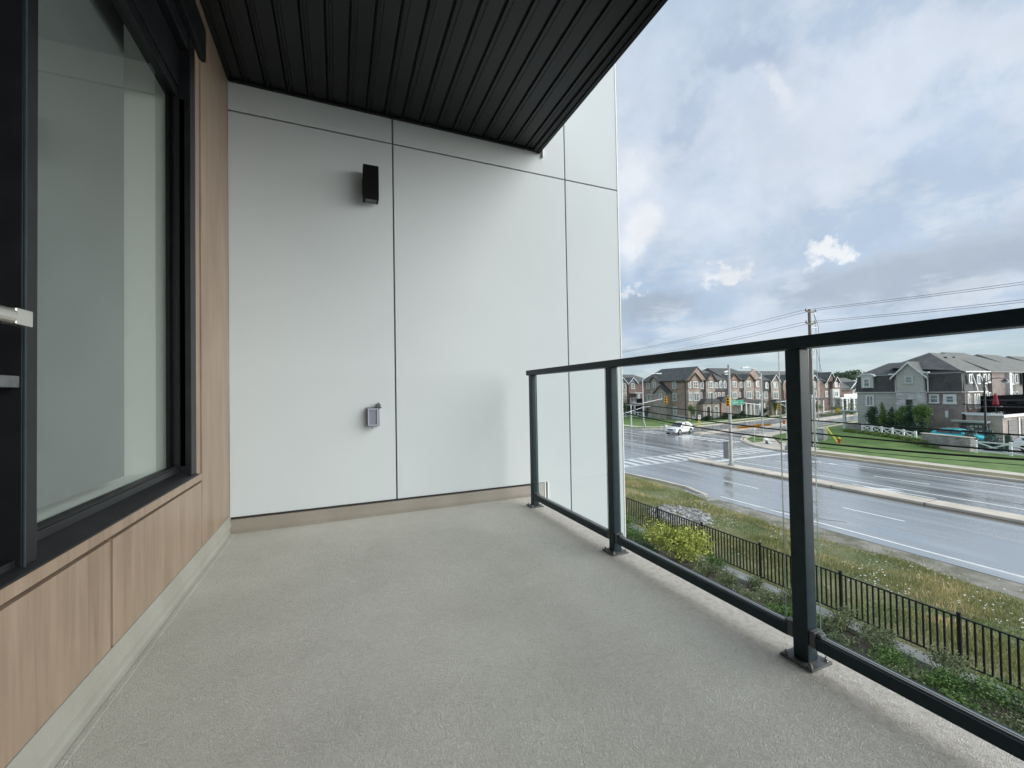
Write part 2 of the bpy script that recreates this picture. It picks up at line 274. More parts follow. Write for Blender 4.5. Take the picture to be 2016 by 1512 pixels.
def floor_mat():
    m = bpy.data.materials.new('vinyl_membrane'); m.use_nodes = True; nt = m.node_tree; b = nt.nodes['Principled BSDF']; L = nt.links
    g = nt.nodes.new('ShaderNodeNewGeometry')
    def nz(s, d, r=0.5, st=(1, 1, 1), dist=0):
        mp = nt.nodes.new('ShaderNodeMapping'); mp.inputs[3].default_value = st; L.new(g.outputs['Position'], mp.inputs[0])
        t = nt.nodes.new('ShaderNodeTexNoise'); t.inputs['Scale'].default_value = s; t.inputs['Detail'].default_value = d; t.inputs['Roughness'].default_value = r; t.inputs['Distortion'].default_value = dist; L.new(mp.outputs[0], t.inputs[0]); return t
    a = nz(1.7, 7, 0.68); cr = nt.nodes.new('ShaderNodeValToRGB'); L.new(a.outputs[0], cr.inputs[0])
    cr.color_ramp.elements[0].position = 0.33; cr.color_ramp.elements[0].color = (0.395, 0.392, 0.350, 1)
    cr.color_ramp.elements[1].position = 0.68; cr.color_ramp.elements[1].color = (0.485, 0.482, 0.438, 1)
    f = nz(170, 3, 0.6, (1, 1, 1), 1.2); mr = nt.nodes.new('ShaderNodeMapRange'); mr.inputs[1].default_value = 0.3; mr.inputs[2].default_value = 0.7; mr.inputs[3].default_value = 0.93; mr.inputs[4].default_value = 1.06; L.new(f.outputs[0], mr.inputs[0])
    x = nt.nodes.new('ShaderNodeVectorMath'); x.operation = 'SCALE'; L.new(cr.outputs[0], x.inputs[0]); L.new(mr.outputs[0], x.inputs['Scale'])
    # paler strip under the railing: brighter daylight painted into the floor colour
    sp = nt.nodes.new('ShaderNodeSeparateXYZ'); L.new(g.outputs['Position'], sp.inputs[0])
    dn = nz(5, 5); ad = nt.nodes.new('ShaderNodeMath'); ad.operation = 'MULTIPLY_ADD'; L.new(dn.outputs[0], ad.inputs[0]); ad.inputs[1].default_value = 0.22; L.new(sp.outputs[0], ad.inputs[2])
    m2 = nt.nodes.new('ShaderNodeMapRange'); m2.interpolation_type = 'SMOOTHSTEP'; L.new(ad.outputs[0], m2.inputs[0]); m2.inputs[1].default_value = 1.36; m2.inputs[2].default_value = 1.56; m2.inputs[4].default_value = 0.75
    lit_nz = nz(40, 5); cr2 = nt.nodes.new('ShaderNodeValToRGB'); L.new(lit_nz.outputs[0], cr2.inputs[0]); cr2.color_ramp.elements[0].color = (0.42, 0.38, 0.30, 1); cr2.color_ramp.elements[0].position = 0.3; cr2.color_ramp.elements[1].color = (0.58, 0.56, 0.51, 1); cr2.color_ramp.elements[1].position = 0.55
    mx = nt.nodes.new('ShaderNodeMix'); mx.data_type = 'RGBA'; L.new(m2.outputs[0], mx.inputs[0]); L.new(x.outputs[0], mx.inputs[6]); L.new(cr2.outputs[0], mx.inputs[7]); L.new(mx.outputs[2], b.inputs['Base Color'])
    b.inputs['Roughness'].default_value = 0.5
    v = nz(62, 5, 0.62, (1, 1, 1), 3.6); bp = nt.nodes.new('ShaderNodeBump'); bp.inputs['Strength'].default_value = 1.0; bp.inputs['Distance'].default_value = 0.0065; L.new(v.outputs[0], bp.inputs['Height'])
    v2 = nz(1.6, 3); bp2 = nt.nodes.new('ShaderNodeBump'); bp2.inputs['Strength'].default_value = 0.5; bp2.inputs['Distance'].default_value = 0.02; L.new(v2.outputs[0], bp2.inputs['Height']); L.new(bp.outputs[0], bp2.inputs['Normal']); L.new(bp2.outputs[0], b.inputs['Normal'])
    return m
M['floor'] = floor_mat()
def road_mat():
    m = bpy.data.materials.new('wet_asphalt'); m.use_nodes = True; nt = m.node_tree; b = nt.nodes['Principled BSDF']; L = nt.links
    g = nt.nodes.new('ShaderNodeNewGeometry')
    def nz(s, d, st, r=0.5):
        mp = nt.nodes.new('ShaderNodeMapping'); mp.inputs[3].default_value = st; L.new(g.outputs['Position'], mp.inputs[0])
        t = nt.nodes.new('ShaderNodeTexNoise'); t.inputs['Scale'].default_value = s; t.inputs['Detail'].default_value = d; t.inputs['Roughness'].default_value = r; L.new(mp.outputs[0], t.inputs[0]); return t.outputs[0]
    a = nz(1.3, 7, (1, 0.10, 1), 0.6)
    cr = nt.nodes.new('ShaderNodeValToRGB'); L.new(a, cr.inputs[0]); cr.color_ramp.elements[0].position = 0.35; cr.color_ramp.elements[0].color = (0.17, 0.182, 0.195, 1); cr.color_ramp.elements[1].position = 0.7; cr.color_ramp.elements[1].color = (0.24, 0.247, 0.255, 1)
    L.new(cr.outputs[0], b.inputs['Base Color'])
    r1 = nz(0.9, 8, (1, 0.07, 1), 0.62); mr = nt.nodes.new('ShaderNodeMapRange'); L.new(r1, mr.inputs[0]); mr.inputs[1].default_value = 0.38; mr.inputs[2].default_value = 0.68; mr.inputs[3].default_value = 0.10; mr.inputs[4].default_value = 0.42
    L.new(mr.outputs[0], b.inputs['Roughness']); b.inputs['IOR'].default_value = 6.0
    bp = nt.nodes.new('ShaderNodeBump'); bp.inputs['Strength'].default_value = 0.10; bp.inputs['Distance'].default_value = 0.02; L.new(nz(9, 5, (1, 0.5, 1)), bp.inputs['Height']); L.new(bp.outputs[0], b.inputs['Normal'])
    return m
M['road'] = road_mat()

# ------------------------------------------------------------ mesh helpers
class MB:
    def __init__(s): s.v = []; s.f = []
    def add(s, vs, fs):
        o = len(s.v); s.v += [tuple(v) for v in vs]; s.f += [tuple(i+o for i in f) for f in fs]; return s
    def box(s, x0, y0, z0, x1, y1, z1):
        x0, x1 = sorted((x0, x1)); y0, y1 = sorted((y0, y1)); z0, z1 = sorted((z0, z1))
        return s.add([(x0, y0, z0), (x1, y0, z0), (x1, y1, z0), (x0, y1, z0), (x0, y0, z1), (x1, y0, z1), (x1, y1, z1), (x0, y1, z1)],
                     [(0, 3, 2, 1), (4, 5, 6, 7), (0, 1, 5, 4), (1, 2, 6, 5), (2, 3, 7, 6), (3, 0, 4, 7)])
    def prism(s, pts, off):
        n = len(pts); off = Vector(off); P = [Vector(p) for p in pts]
        return s.add(P+[p+off for p in P], [tuple(range(n))[::-1], tuple(range(n, 2*n))]+[(i, (i+1) % n, n+(i+1) % n, n+i) for i in range(n)])
    def tube(s, pts, r, n=8, r1=None, cap=True):
        P = [Vector(p) for p in pts]; k = len(P); vs = []
        for i, p in enumerate(P):
            t = (P[min(i+1, k-1)]-P[max(i-1, 0)]).normalized()
            up = Vector((0, 0, 1)) if abs(t.z) < 0.9 else Vector((1, 0, 0))
            a = t.cross(up).normalized(); b = t.cross(a); rr = r+((r1 if r1 is not None else r)-r)*i/max(k-1, 1)
            vs += [p+a*math.cos(2*PI*j/n)*rr+b*math.sin(2*PI*j/n)*rr for j in range(n)]
        fs = [(i*n+j, i*n+(j+1) % n, (i+1)*n+(j+1) % n, (i+1)*n+j) for i in range(k-1) for j in range(n)]
        if cap: fs += [tuple(range(n))[::-1], tuple((k-1)*n+j for j in range(n))]
        return s.add(vs, fs)
    def bar(s, a, b, w, h):
        a = Vector(a); b = Vector(b); t = (b-a).normalized(); up = Vector((0, 0, 1)) if abs(t.z) < 0.95 else Vector((0, 1, 0))
        x = t.cross(up).normalized()*w/2; y = x.cross(t).normalized()*h/2
        return s.prism([a-x-y, a+x-y, a+x+y, a-x+y], b-a)
    def lathe(s, c, prof, n=12):
        c = Vector(c); vs = []
        for r, z in prof: vs += [c+Vector((r*math.cos(2*PI*j/n), r*math.sin(2*PI*j/n), z)) for j in range(n)]
        k = len(prof); return s.add(vs, [(i*n+j, i*n+(j+1) % n, (i+1)*n+(j+1) % n, (i+1)*n+j) for i in range(k-1) for j in range(n)]+[tuple(range(n))[::-1], tuple((k-1)*n+j for j in range(n))])
PI = math.pi
def link(name, mb, m, parent=None, bevel=0, smooth=False):
    me = bpy.data.meshes.new(name); me.from_pydata([tuple(v) for v in mb.v], [], mb.f); me.validate()
    bm = bmesh.new(); bm.from_mesh(me); bmesh.ops.recalc_face_normals(bm, faces=bm.faces); bm.to_mesh(me); bm.free()
    me.materials.append(M[m] if isinstance(m, str) else m)
    o = bpy.data.objects.new(name, me); C.objects.link(o)
    if parent: o.parent = parent
    if bevel:
        b = o.modifiers.new('bevel', 'BEVEL'); b.width = bevel; b.segments = 2; b.limit_method = 'ANGLE'
    if smooth: me.polygons.foreach_set('use_smooth', [True]*len(me.polygons))
    return o
def thing(name, label, cat, loc=(0, 0, 0), group=None):
    o = bpy.data.objects.new(name, None); C.objects.link(o); o.location = loc; o.empty_display_size = 0.2
    o['label'] = label; o['category'] = cat
    if group: o['group'] = group
    return o
def tag(o, label, cat, group=None):
    o['label'] = label; o['category'] = cat
    if group: o['group'] = group
    return o
def struct(name, mb, m, parent=None, **k):
    o = link(name, mb, m, parent, **k)
    if not parent: o['kind'] = 'structure'
    return o
def stuff(name, v, f, m, label=None, cat=None, parent=None):
    me = bpy.data.meshes.new(name); v = np.asarray(v, np.float32); f = np.asarray(f, np.int32); k = f.shape[1]
    me.vertices.add(len(v)); me.vertices.foreach_set('co', v.ravel()); me.loops.add(f.size); me.loops.foreach_set('vertex_index', f.ravel())
    me.polygons.add(len(f)); me.polygons.foreach_set('loop_start', np.arange(0, f.size, k, dtype=np.int32)); me.update(calc_edges=True)
    me.materials.append(M[m]); o = bpy.data.objects.new(name, me); C.objects.link(o)
    if parent: o.parent = parent
    elif label: o['kind'] = 'stuff'; o['label'] = label; o['category'] = cat
    return o
def leaves(blobs, n, size, seed, flat=0.0, aspect=0.6):
    """leaf quads scattered through ellipsoid blobs (cx,cy,cz,rx,ry,rz)"""
    g = np.random.default_rng(seed); B = np.array(blobs, float); vol = (B[:, 3]*B[:, 4]*B[:, 5])**0.75; idx = g.choice(len(B), n, p=vol/vol.sum())
    d = g.normal(size=(n, 3)); d /= np.linalg.norm(d, axis=1)[:, None]; r = g.random(n)**0.45
    lump = 1+0.22*np.sin(d[:, 0]*5+idx)+0.18*np.sin(d[:, 1]*7+2*idx)+0.14*np.sin(d[:, 2]*9+idx)
    c = B[idx, :3]+d*r[:, None]*B[idx, 3:]*lump[:, None]
    a = g.normal(size=(n, 3)); a[:, 2] *= (1-flat); a /= np.linalg.norm(a, axis=1)[:, None]
    b = np.cross(a, g.normal(size=(n, 3))); b /= np.linalg.norm(b, axis=1)[:, None]
    s = size*(0.6+0.8*g.random(n))[:, None]; a = a*s*0.5; b = b*s*0.5*aspect
    v = np.stack([c-a, c-b*1.0, c+a, c+b*1.0], 1).reshape(-1, 3)
    return v, np.arange(4*n).reshape(-1, 4)
def cut(v, f, zmin):
    keep = v.reshape(-1, 4, 3)[:, :, 2].min(1) > zmin; vv = v.reshape(-1, 4, 3)[keep].reshape(-1, 3); return vv, np.arange(len(vv)).reshape(-1, 4)
def strip(mb, pts, w, z0, z1):
    """kerb-like band along a polyline, width w to the left of travel"""
    P = [Vector((p[0], p[1])) for p in pts]; n = len(P); O = []
    for i in range(n):
        t = (P[min(i+1, n-1)]-P[max(i-1, 0)]).normalized(); O.append(P[i]+Vector((-t.y, t.x))*w)
    for i in range(n-1):
        a, b, c, d = P[i], P[i+1], O[i+1], O[i]
        vs = [(q.x, q.y, z) for z in (z0, z1) for q in (a, b, c, d)]
        mb.add(vs, [(0, 3, 2, 1), (4, 5, 6, 7), (0, 1, 5, 4), (1, 2, 6, 5), (2, 3, 7, 6), (3, 0, 4, 7)])
def smoothstep(a, b, x): t = min(max((x-a)/(b-a), 0), 1); return t*t*(3-2*t)
def lot_z(x, y): return 0.1+0.62*smoothstep(50.5, 55.2, x)*smoothstep(20.8, 24.0, y)*(1-smoothstep(33, 38, y))

# ============================================================ GROUND, ROADS
g = MB().add([(-900, -900, -0.06), (1500, -900, -0.06), (1500, 1500, -0.06), (-900, 1500, -0.06)], [(0, 1, 2, 3)]); struct('ground', g, 'ground')
near_edge = [(40.4, 29.0), (41.2, 31.0), (42.4, 33.0), (44.6, 35.6), (48.3, 38.1), (58, 39.8), (68.7, 41.6), (88.4, 46), (120, 54), (220, 86)]
far_edge = [(43.6, 60), (43.8, 56), (44.6, 53), (48, 51.2), (53.7, 51.5), (64.4, 53.3), (83.2, 57.2), (120, 67), (220, 100)]
rd = MB()
rd.add([(x, y, 0) for x, y in [(19.8, -150), (40.4, -150), (40.4, 60), (19.8, 60)]], [(0, 1, 2, 3)])
rd.add([(x, y, 0) for x, y in [(19.8, 60), (43.6, 60), (43.6, 300), (19.8, 300)]], [(0, 1, 2, 3)])
sp = near_edge+far_edge[::-1]+[(40.4, 60)]
rd.add([(x, y, 0) for x, y in sp], [tuple(range(len(sp)))])
struct('road', rd, 'road')
# markings
def line(mb, x, y0, y1, w=0.16): mb.add([(x-w/2, y0, 0.004), (x+w/2, y0, 0.004), (x+w/2, y1, 0.004), (x-w/2, y1, 0.004)], [(0, 1, 2, 3)])
ml = MB(); line(ml, 20.7, -120, 17.9, 0.16); line(ml, 31.75, -120, 27.2, 0.18); line(ml, 38.1, -60, 21, 0.18)
for k in range(8): line(ml, 24.35, 20.8-9.6*k, 18.2-9.6*k) if k == 0 else line(ml, 24.35, 13.5-7.6*(k-1), 10.9-7.6*(k-1))
for k in range(-1, 8): line(ml, 34.7, 17.2-7.2*k, 14.2-7.2*k)
ml.box(30.0, 26.3, 0.003, 39.6, 26.8, 0.0045)
# left-turn arrow and straight/right arrow
def poly(mb, pts, z=0.0045): mb.add([(x, y, z) for x, y in pts], [tuple(range(len(pts)))])
poly(ml, [(30.62, 12.3), (30.78, 12.3), (30.78, 16.4), (30.62, 16.4)]); poly(ml, [(30.78, 15.2), (31.3, 14.6), (31.15, 13.9), (30.78, 14.7)]); poly(ml, [(30.1, 14.6), (30.62, 15.9), (30.62, 13.6)])
poly(ml, [(37.0, 19.3), (37.15, 19.3), (37.15, 23.2), (37.0, 23.2)]); poly(ml, [(36.6, 22.2), (37.55, 22.2), (37.07, 24.2)]); poly(ml, [(37.15, 20.8), (37.5, 21.5), (37.15, 21.6)])
struct('lane_markings', ml, 'paint')
ck = MB(); random.seed(11)
for x, y, dx, dy, n_ in [(20.6, 15.3, 0.12, -0.35, 10), (33.0, 9, 0.02, 0.7, 16)]:
    for k in range(n_):
        x2, y2 = x+dx+random.uniform(-.12, .12), y+dy+random.uniform(-.12, .12); ck.bar((x, y, 0.0035), (x2, y2, 0.0035), 0.035, 0.003); x, y = x2, y2
struct('road_cracks', ck, 'joint')
cw = MB()
for k in range(17): x = 21.9+k*1.11; poly(cw, [(x, 28.25), (x+0.55, 28.25), (x+0.55, 30.85), (x, 30.85)], 0.004)
poly(cw, [(20.6, 27.95), (39.9, 27.95), (39.9, 28.15), (20.6, 28.15)], 0.004); poly(cw, [(20.6, 30.95), (39.9, 30.95), (39.9, 31.15), (20.6, 31.15)], 0.004)
struct('crosswalk', cw, 'paint')
cw = MB()
for k in range(13):
    y = 34.6+k*1.25; o = 0.02*k
    if y > 42.6 and y < 44.2: continue
    poly(cw, [(41.3+o, y), (44.0+o, y), (44.0+o, y+0.6), (41.3+o, y+0.6)], 0.004)
struct('far_crosswalk', cw, 'paint')
# kerbs
kb = MB(); strip(kb, [(40.4, -150), (40.4, 27), near_edge[0]]+near_edge[1:], -0.22, 0, 0.13); struct('kerb', kb, 'concrete')
kb = MB(); strip(kb, far_edge, 0.2, 0, 0.13); strip(kb, [(43.6, 300), (43.6, 60)], 0.2, 0, 0.13); struct('far_kerb', kb, 'concrete')
ke = [(20.15, 18.3), (20.75, 20.4), (20.6, 22.7), (20.1, 26), (18.6, 28.8), (15, 31.5)]
kb = MB(); strip(kb, ke, 0.24, 0, 0.1); struct('near_kerb', kb, 'concrete')
sw = MB().prism([(19.15, 17.5, 0), (20.1, 17.3, 0), (20.2, 18.4, 0), (19.5, 19.0, 0)], (0, 0, 0.07)); struct('kerb_outlet_slab', sw, 'concretegrey', bevel=0.02)
# median
md = MB(); n = 12
pts = [(28.5, -120), (29.7, -120), (29.7, 27.4)]+[(29.1+0.6*math.cos(PI*k/n), 27.4+0.9*math.sin(PI*k/n)) for k in range(1, n)]+[(28.5, 27.4)]
md.prism([(x, y, 0) for x, y in pts], (0, 0, 0.15)); med = struct('median', md, 'concrete', bevel=0.03)
jt = MB()
for k in range(0, 16): y = 25.4-k*4.5; jt.box(28.47, y-0.012, 0.02, 29.73, y+0.012, 0.1515)
struct('median_joint', jt, 'joint', parent=med)
def wavy(x, w, amp, y0, y1, side, m, name, ph=0, z=0.003):
    ys = np.arange(y0, y1, 0.8); P = [(x, y, z) for y in ys]; Q = [(x+side*(w+amp*(math.sin(y*0.7+ph)+0.6*math.sin(y*1.9+ph*2)+0.4*math.sin(y*4.3))), y, z) for y in ys]; mb = MB()
    for k in range(len(ys)-1): mb.add([P[k], P[k+1], Q[k+1], Q[k]], [(0, 1, 2, 3)])
    return struct(name, mb, m)
wavy(28.5, 0.42, 0.09, -120, 27, -1, 'dampsand', 'gutter_sand'); wavy(29.7, 0.22, 0.06, -120, 26.5, 1, 'dampsand', 'gutter_sand', 1); wavy(40.4, 0.5, 0.12, -120, 27, -1, 'dampsand', 'gutter_sand', 2)
wavy(19.83, 0.05, 0.01, -60, 17, 1, 'joint', 'asphalt_edge', 3, 0.038)
md = MB().prism([(x, y, 0) for x, y in [(46.2, 42.9), (50, 43.3), (56, 44.0), (66, 45.3), (80, 48), (110, 55.5), (110, 57), (80, 49.8), (64, 46.8), (56, 45.6), (50, 44.6), (46.2, 44.1), (45.6, 43.5)]], (0, 0, 0.15)); struct('side_road_median', md, 'concrete')
# pavement and lawns
bl = MB().box(40.62, -150, 0, 42.35, 26.5, 0.105); struct('boulevard_grass', bl, 'boulevard')
sw = MB().box(42.35, -150, 0, 43.6, 26.5, 0.115); struct('sidewalk', sw, 'concrete')
pz = MB().prism([(x, y, 0) for x, y in [(40.62, 26.5), (40.62, 29.0), (41.4, 30.9), (42.6, 32.8), (44.8, 35.3), (48.4, 37.85), (58, 39.55), (58, 38.3), (51.5, 36.3), (47.2, 33.0), (46.5, 29.5), (44.5, 26.5)]], (0, 0, 0.118)); struct('corner_pavement', pz, 'concrete')
ip = MB().prism([(x, y, 0.118) for x, y in [(43.4, 33.0), (45.4, 35.3), (48.6, 37.1), (50.2, 36.6), (46.8, 34.2), (44.9, 32.9)]], (0, 0, 0.02)); struct('corner_grass', ip, 'lawn')
# lot on the right, with the bank under the white fence
xs = [43.6+i*1.0 for i in range(58)]; lot = MB()
def lot_top(x): 
    P = [(43.6, 26.5), (44.5, 26.6), (46.5, 29.5), (47.2, 33), (51.5, 36.3), (58, 38.3), (58.5, 39.6), (68.7, 41.3), (88.4, 45.7), (101, 49)]
    for a, b in zip(P, P[1:]):
        if a[0] <= x <= b[0]: return a[1]+(b[1]-a[1])*(x-a[0])/(b[0]-a[0])
    return 49
NY = 90
for i, x in enumerate(xs):
    yt = lot_top(x)
    for j in range(NY):
        y = yt-(yt+60)*(1-(1-j/(NY-1))**0.6) if False else (yt-0.6*j if j < 70 else yt-42-(j-70)*3.0)
        lot.v.append((x, y, lot_z(x, y)))
for i in range(len(xs)-1):
    for j in range(NY-1): lot.f.append((i*NY+j, (i+1)*NY+j, (i+1)*NY+j+1, i*NY+j+1))
struct('lawn', lot, 'lawn', smooth=True)
pk = MB().prism([(x, y, 0.10) for x, y in [(55.6, 22.9), (54.6, 18), (54.4, -40), (100, -40), (100, 20.3), (64.9, 20.3), (64.9, 23.3)]], (0, 0, 0.035)); struct('parking_lane', pk, 'road')
fl = MB().prism([(x, y, 0) for x, y in [(43.8, 300), (43.8, 60), (44.05, 56), (44.8, 53.15), (48, 51.4), (53.7, 51.7), (64.4, 53.5), (83.2, 57.4), (120, 67.2), (220, 100.2), (220, 300)]], (0, 0, 0.1)); struct('far_lawn', fl, 'lawn')
fs = MB(); strip(fs, [(45.6, 300), (45.8, 57), (46.6, 54.6), (49, 53.2), (54, 53.4), (64, 55.2), (83, 59.1), (120, 69)], 1.3, 0.1, 0.112); struct('far_sidewalk', fs, 'concrete')
sr = MB(); strip(sr, [(60.5, 39.2), (68.7, 40.6), (88.4, 45.0)], -0.9, 0.1, 0.125); struct('side_sidewalk', sr, 'concrete')
# verge between fence and road
vp = [(12.63, -60), (19.75, -60), (19.75, 17.2), (19.3, 18.9), (20.3, 20.4), (20.3, 22.7), (19.85, 25.8), (18.4, 28.6), (14.8, 31.3), (12.63, 31.3)]
vg = MB(); vg.prism([(x, y, -0.02) for x, y in vp], (0, 0, 0.05)); struct('verge', vg, 'rough')
xs = [(18.55+0.25*math.sin(y*0.9)+0.2*math.sin(y*2.3+1), y) for y in np.arange(-40, 17.6, 0.7)]
gs = MB().prism([(x, y, 0.031) for x, y in xs]+[(19.9, 17.4, 0.031), (19.84, -40, 0.031)], (0, 0, 0.006)); struct('gravel_shoulder', gs, 'gravel')
bd = MB().box(-3, -60, -0.05, 12.15, 60, 0.02); struct('planting_bed', bd, 'mulch')
kc = MB(); 
for k in range(-14, 16): kc.box(12.15, k*2.0+0.004, 0, 12.62, k*2.0+1.996, 0.12)
struct('garden_kerb', kc, 'concretegrey', bevel=0.012)

# ============================================================ OWN BUILDING
FZ = 5.476
fl = MB().box(-0.70, -4.0, FZ-0.28, 1.58, 3.38, FZ); floor = struct('balcony_floor', fl, 'floor')
sm = MB(); sm.box(-0.662, -4, FZ, -0.645, 3.34, FZ+0.0022); struct('seam', sm, 'floor', parent=floor)
# upstands (turned-up membrane) with a small cant
up = MB(); up.prism([(-0.70, -4, FZ), (-0.662, -4, FZ), (-0.676, -4, FZ+0.008), (-0.681, -4, FZ+0.018), (-0.682, -4, FZ+0.036), (-0.675, -4, FZ+0.044), (-0.678, -4, FZ+0.060), (-0.688, -4, FZ+0.107), (-0.70, -4, FZ+0.107)], (0, 7.375, 0)); struct('upstand', up, 'upstand_light', parent=floor, bevel=0.002)
up = MB(); up.prism([(-0.69, 3.376, FZ), (-0.69, 3.30, FZ), (-0.69, 3.335, FZ+0.02), (-0.69, 3.350, FZ+0.083), (-0.69, 3.376, FZ+0.083)], (2.33, 0, 0)); struct('upstand', up, 'upstand', parent=floor, bevel=0.004)
# ---- white panel wall
ww = thing('white_wall', 'white panel clad wall closing the far end of the balcony', 'wall', (1, 3.38, 5.5))
def wp(o): o.parent = ww; o.matrix_parent_inverse = Matrix.Translation((-1, -3.38, -5.5)); return o
wp(link('wall_core', MB().box(-3.4, 3.405, -0.05, 2.59, 9.0, 13), 'jointwall'))
J = 0.006
for x0, x1, z0, z1 in [(-0.69, 0.42, 5.57, 8.395), (-0.69, 0.42, 8.395, 9.6), (0.42, 2.0, 5.57, 8.395), (0.42, 2.0, 8.395, 9.6), (2.0, 2.6, 5.57, 8.395), (2.0, 2.6, 8.395, 12.9), (2.0, 2.6, -0.05, 5.57), (1.765, 2.0, -0.05, 5.57), (-0.69, 2.0, 9.6, 12.9), (1.60, 1.765, -0.05, 5.40)]:
    lo = 0 if (x0 >= 1.7 and z1 <= 5.6) or (x0 >= 2.0 and z0 in (5.57,)) or (x0 in (0.42,) and z0 == 5.57) else J
    a = x0+(J if x0 > -0.6 else 0); 
    if (x0, z1) == (1.765, 5.57): a = x0
    wp(link('wall_panel', MB().box(a, 3.38, z0+(J if z0 > 5.6 else 0), x1-(J if x1 < 2.59 else 0), 3.403, z1-(J if z1 > 5.6 else 0)), 'panel', bevel=0.0015))
wp(link('corner_trim', MB().box(2.601, 3.376, -0.05, 2.612, 3.45, 12.9), 'trimwhite'))
wp(link('base_flashing', MB().box(-0.68, 3.372, 5.560, 1.64, 3.3795, 5.572), 'joint'))
v = link('vent_box', MB().box(1.642, 3.378, 5.40, 1.72, 3.39, 5.566), 'concretegrey'); wp(v)
wp(link('vent_trim', MB().box(1.722, 3.374, 5.40, 1.735, 3.385, 5.57).box(1.752, 3.374, 5.40, 1.766, 3.385, 5.57), 'trimwhite'))
wp(link('soffit_bracket', MB().box(1.755, 3.35, 8.55, 1.765, 3.378, 8.66), 'trimwhite'))

# ---- soffit
sf = thing('balcony_soffit', 'black ribbed metal soffit under the balcony above', 'soffit', (0.5, 0, 8.7))
def sp_(o): o.parent = sf; o.matrix_parent_inverse = Matrix.Translation((-0.5, 0, -8.7)); return o
sp_(link('soffit_backing', MB().box(-0.9, -4.5, 8.622, 1.72, 3.379, 8.95), 'joint'))
bd0 = None
ribs = [-0.69]+[-0.586+0.1355*k for k in range(17)]+[1.70]
for a, b in zip(ribs, ribs[1:]):
    if b-a < 0.05: continue
    m_ = MB(); y0, y1 = -4.4, 3.378
    # board: flat pan with a folded lip and stepped V-joint
    prof = [(a+0.004, 8.62), (a+0.004, 8.600), (a+0.012, 8.600), (a+0.018, 8.611), (a+0.032, 8.611), (a+0.037, 8.6075), (b-0.012, 8.6075), (b-0.004, 8.617), (b-0.004, 8.62)]
    m_.prism([(x, y0, z) for x, z in prof], (0, y1-y0, 0)); sp_(link('soffit_board', m_, 'soffit'))
sp_(link('edge_trim', MB().box(1.703, -4.5, 8.585, 1.735, 3.379, 8.95).box(1.66, -4.5, 8.592, 1.70, 3.379, 8.60), 'black', bevel=0.003))
sp_(link('wall_trim', MB().box(-0.68, 3.352, 8.594, 1.66, 3.3785, 8.6065), 'black'))
sp_(link('slab_edge', MB().box(1.70, -4.5, 8.951, 1.735, 3.379, 9.3), 'trimwhite'))

# ---- window wall on the left
lw = thing('window_wall', 'wood look clad wall with black framed window on the left', 'wall', (-0.69, 2, 5.5))
def lp(o): o.parent = lw; o.matrix_parent_inverse = Matrix.Translation((0.69, -2, -5.5)); return o
lp(link('backing', MB().box(-0.86, -4, 5.3, -0.712, 3.40, 5.95).box(-0.86, 2.70, 5.95, -0.712, 3.40, 8.95).box(-0.86, -4, 8.5, -0.712, 2.70, 8.95), 'joint'))
for y0, y1, z0, z1 in [(1.786, 2.750, 5.585, 5.936), (0.55, 1.768, 5.585, 5.936), (-0.65, 0.538, 5.585, 5.936), (-4, -0.662, 5.585, 5.936), (2.762, 3.378, 5.585, 8.606), (-4, 2.752, 8.475, 8.606)]:
    lp(link('wood_panel', MB().box(-0.710, y0, z0, -0.69, y1, z1), 'wood', bevel=0.0012))
lp(link('sill_board', MB().box(-0.71, -4, 5.949, -0.688, 2.752, 5.984), 'wood', bevel=0.001))
lp(link('jamb_trim', MB().box(-0.80, 2.684, 5.985, -0.697, 2.756, 8.474), 'wood'))
wi = link('window', MB().box(-0.80, 2.60, 6.0, -0.695, 2.682, 8.28).box(-0.80, 1.375, 6.0, -0.70, 1.43, 8.28).box(-0.80, 1.43, 6.0, -0.745, 2.60, 6.048).box(-0.80, 1.43, 7.945, -0.75, 2.60, 8.0).box(-0.80, 1.43, 8.0, -0.742, 2.60, 8.28), 'black', bevel=0.002); lp(wi)
def sub(o, p): o.parent = p; o.matrix_parent_inverse = p.matrix_parent_inverse.copy() if False else Matrix(); return o
def child(name, mb, m, p, **k):
    o = link(name, mb, m, p, **k); return o
child('glazing_bead', MB().box(-0.758, 2.582, 6.05, -0.74, 2.598, 7.94).box(-0.765, 1.432, 6.049, -0.748, 2.58, 6.056).box(-0.742, 2.600, 6.05, -0.72, 2.6005, 7.94), 'signblack', wi)
child('window_sill', MB().prism([(-0.684, -4, 5.986), (-0.684, -4, 5.992), (-0.744, -4, 6.022), (-0.79, -4, 6.022), (-0.79, -4, 5.986)], (0, 6.68, 0)), 'black', wi)
child('mullion_edge', MB().box(-0.699, 1.376, 6.0, -0.696, 1.382, 8.28), 'rail', wi)
child('glass_pane', MB().box(-0.774, 1.425, 6.04, -0.768, 2.605, 7.95), 'glass', wi)
child('header', MB().box(-0.80, -4, 8.281, -0.668, 2.78, 8.47).box(-0.80, -4, 8.20, -0.70, 2.60, 8.279), 'black', wi, bevel=0.003)
child('roller_blind', MB().box(-0.868, 0.2, 6.06, -0.865, 2.335, 8.15), 'blind', wi)
rm = MB()
for b in [(-4.6, -3.9, 8.35, -0.87, 3.3, 8.45), (-4.6, -3.9, 5.35, -0.87, 3.3, 5.45), (-4.6, -4.0, 5.35, -4.5, 3.3, 8.45), (-4.6, 3.3, 5.35, -0.87, 3.4, 8.45), (-1.02, 2.62, 5.98, -0.80, 3.29, 8.35), (-1.02, 0.2, 5.46, -0.80, 3.29, 6.02)]: rm.box(*b)
lp(link('room_interior', rm, 'interior'))
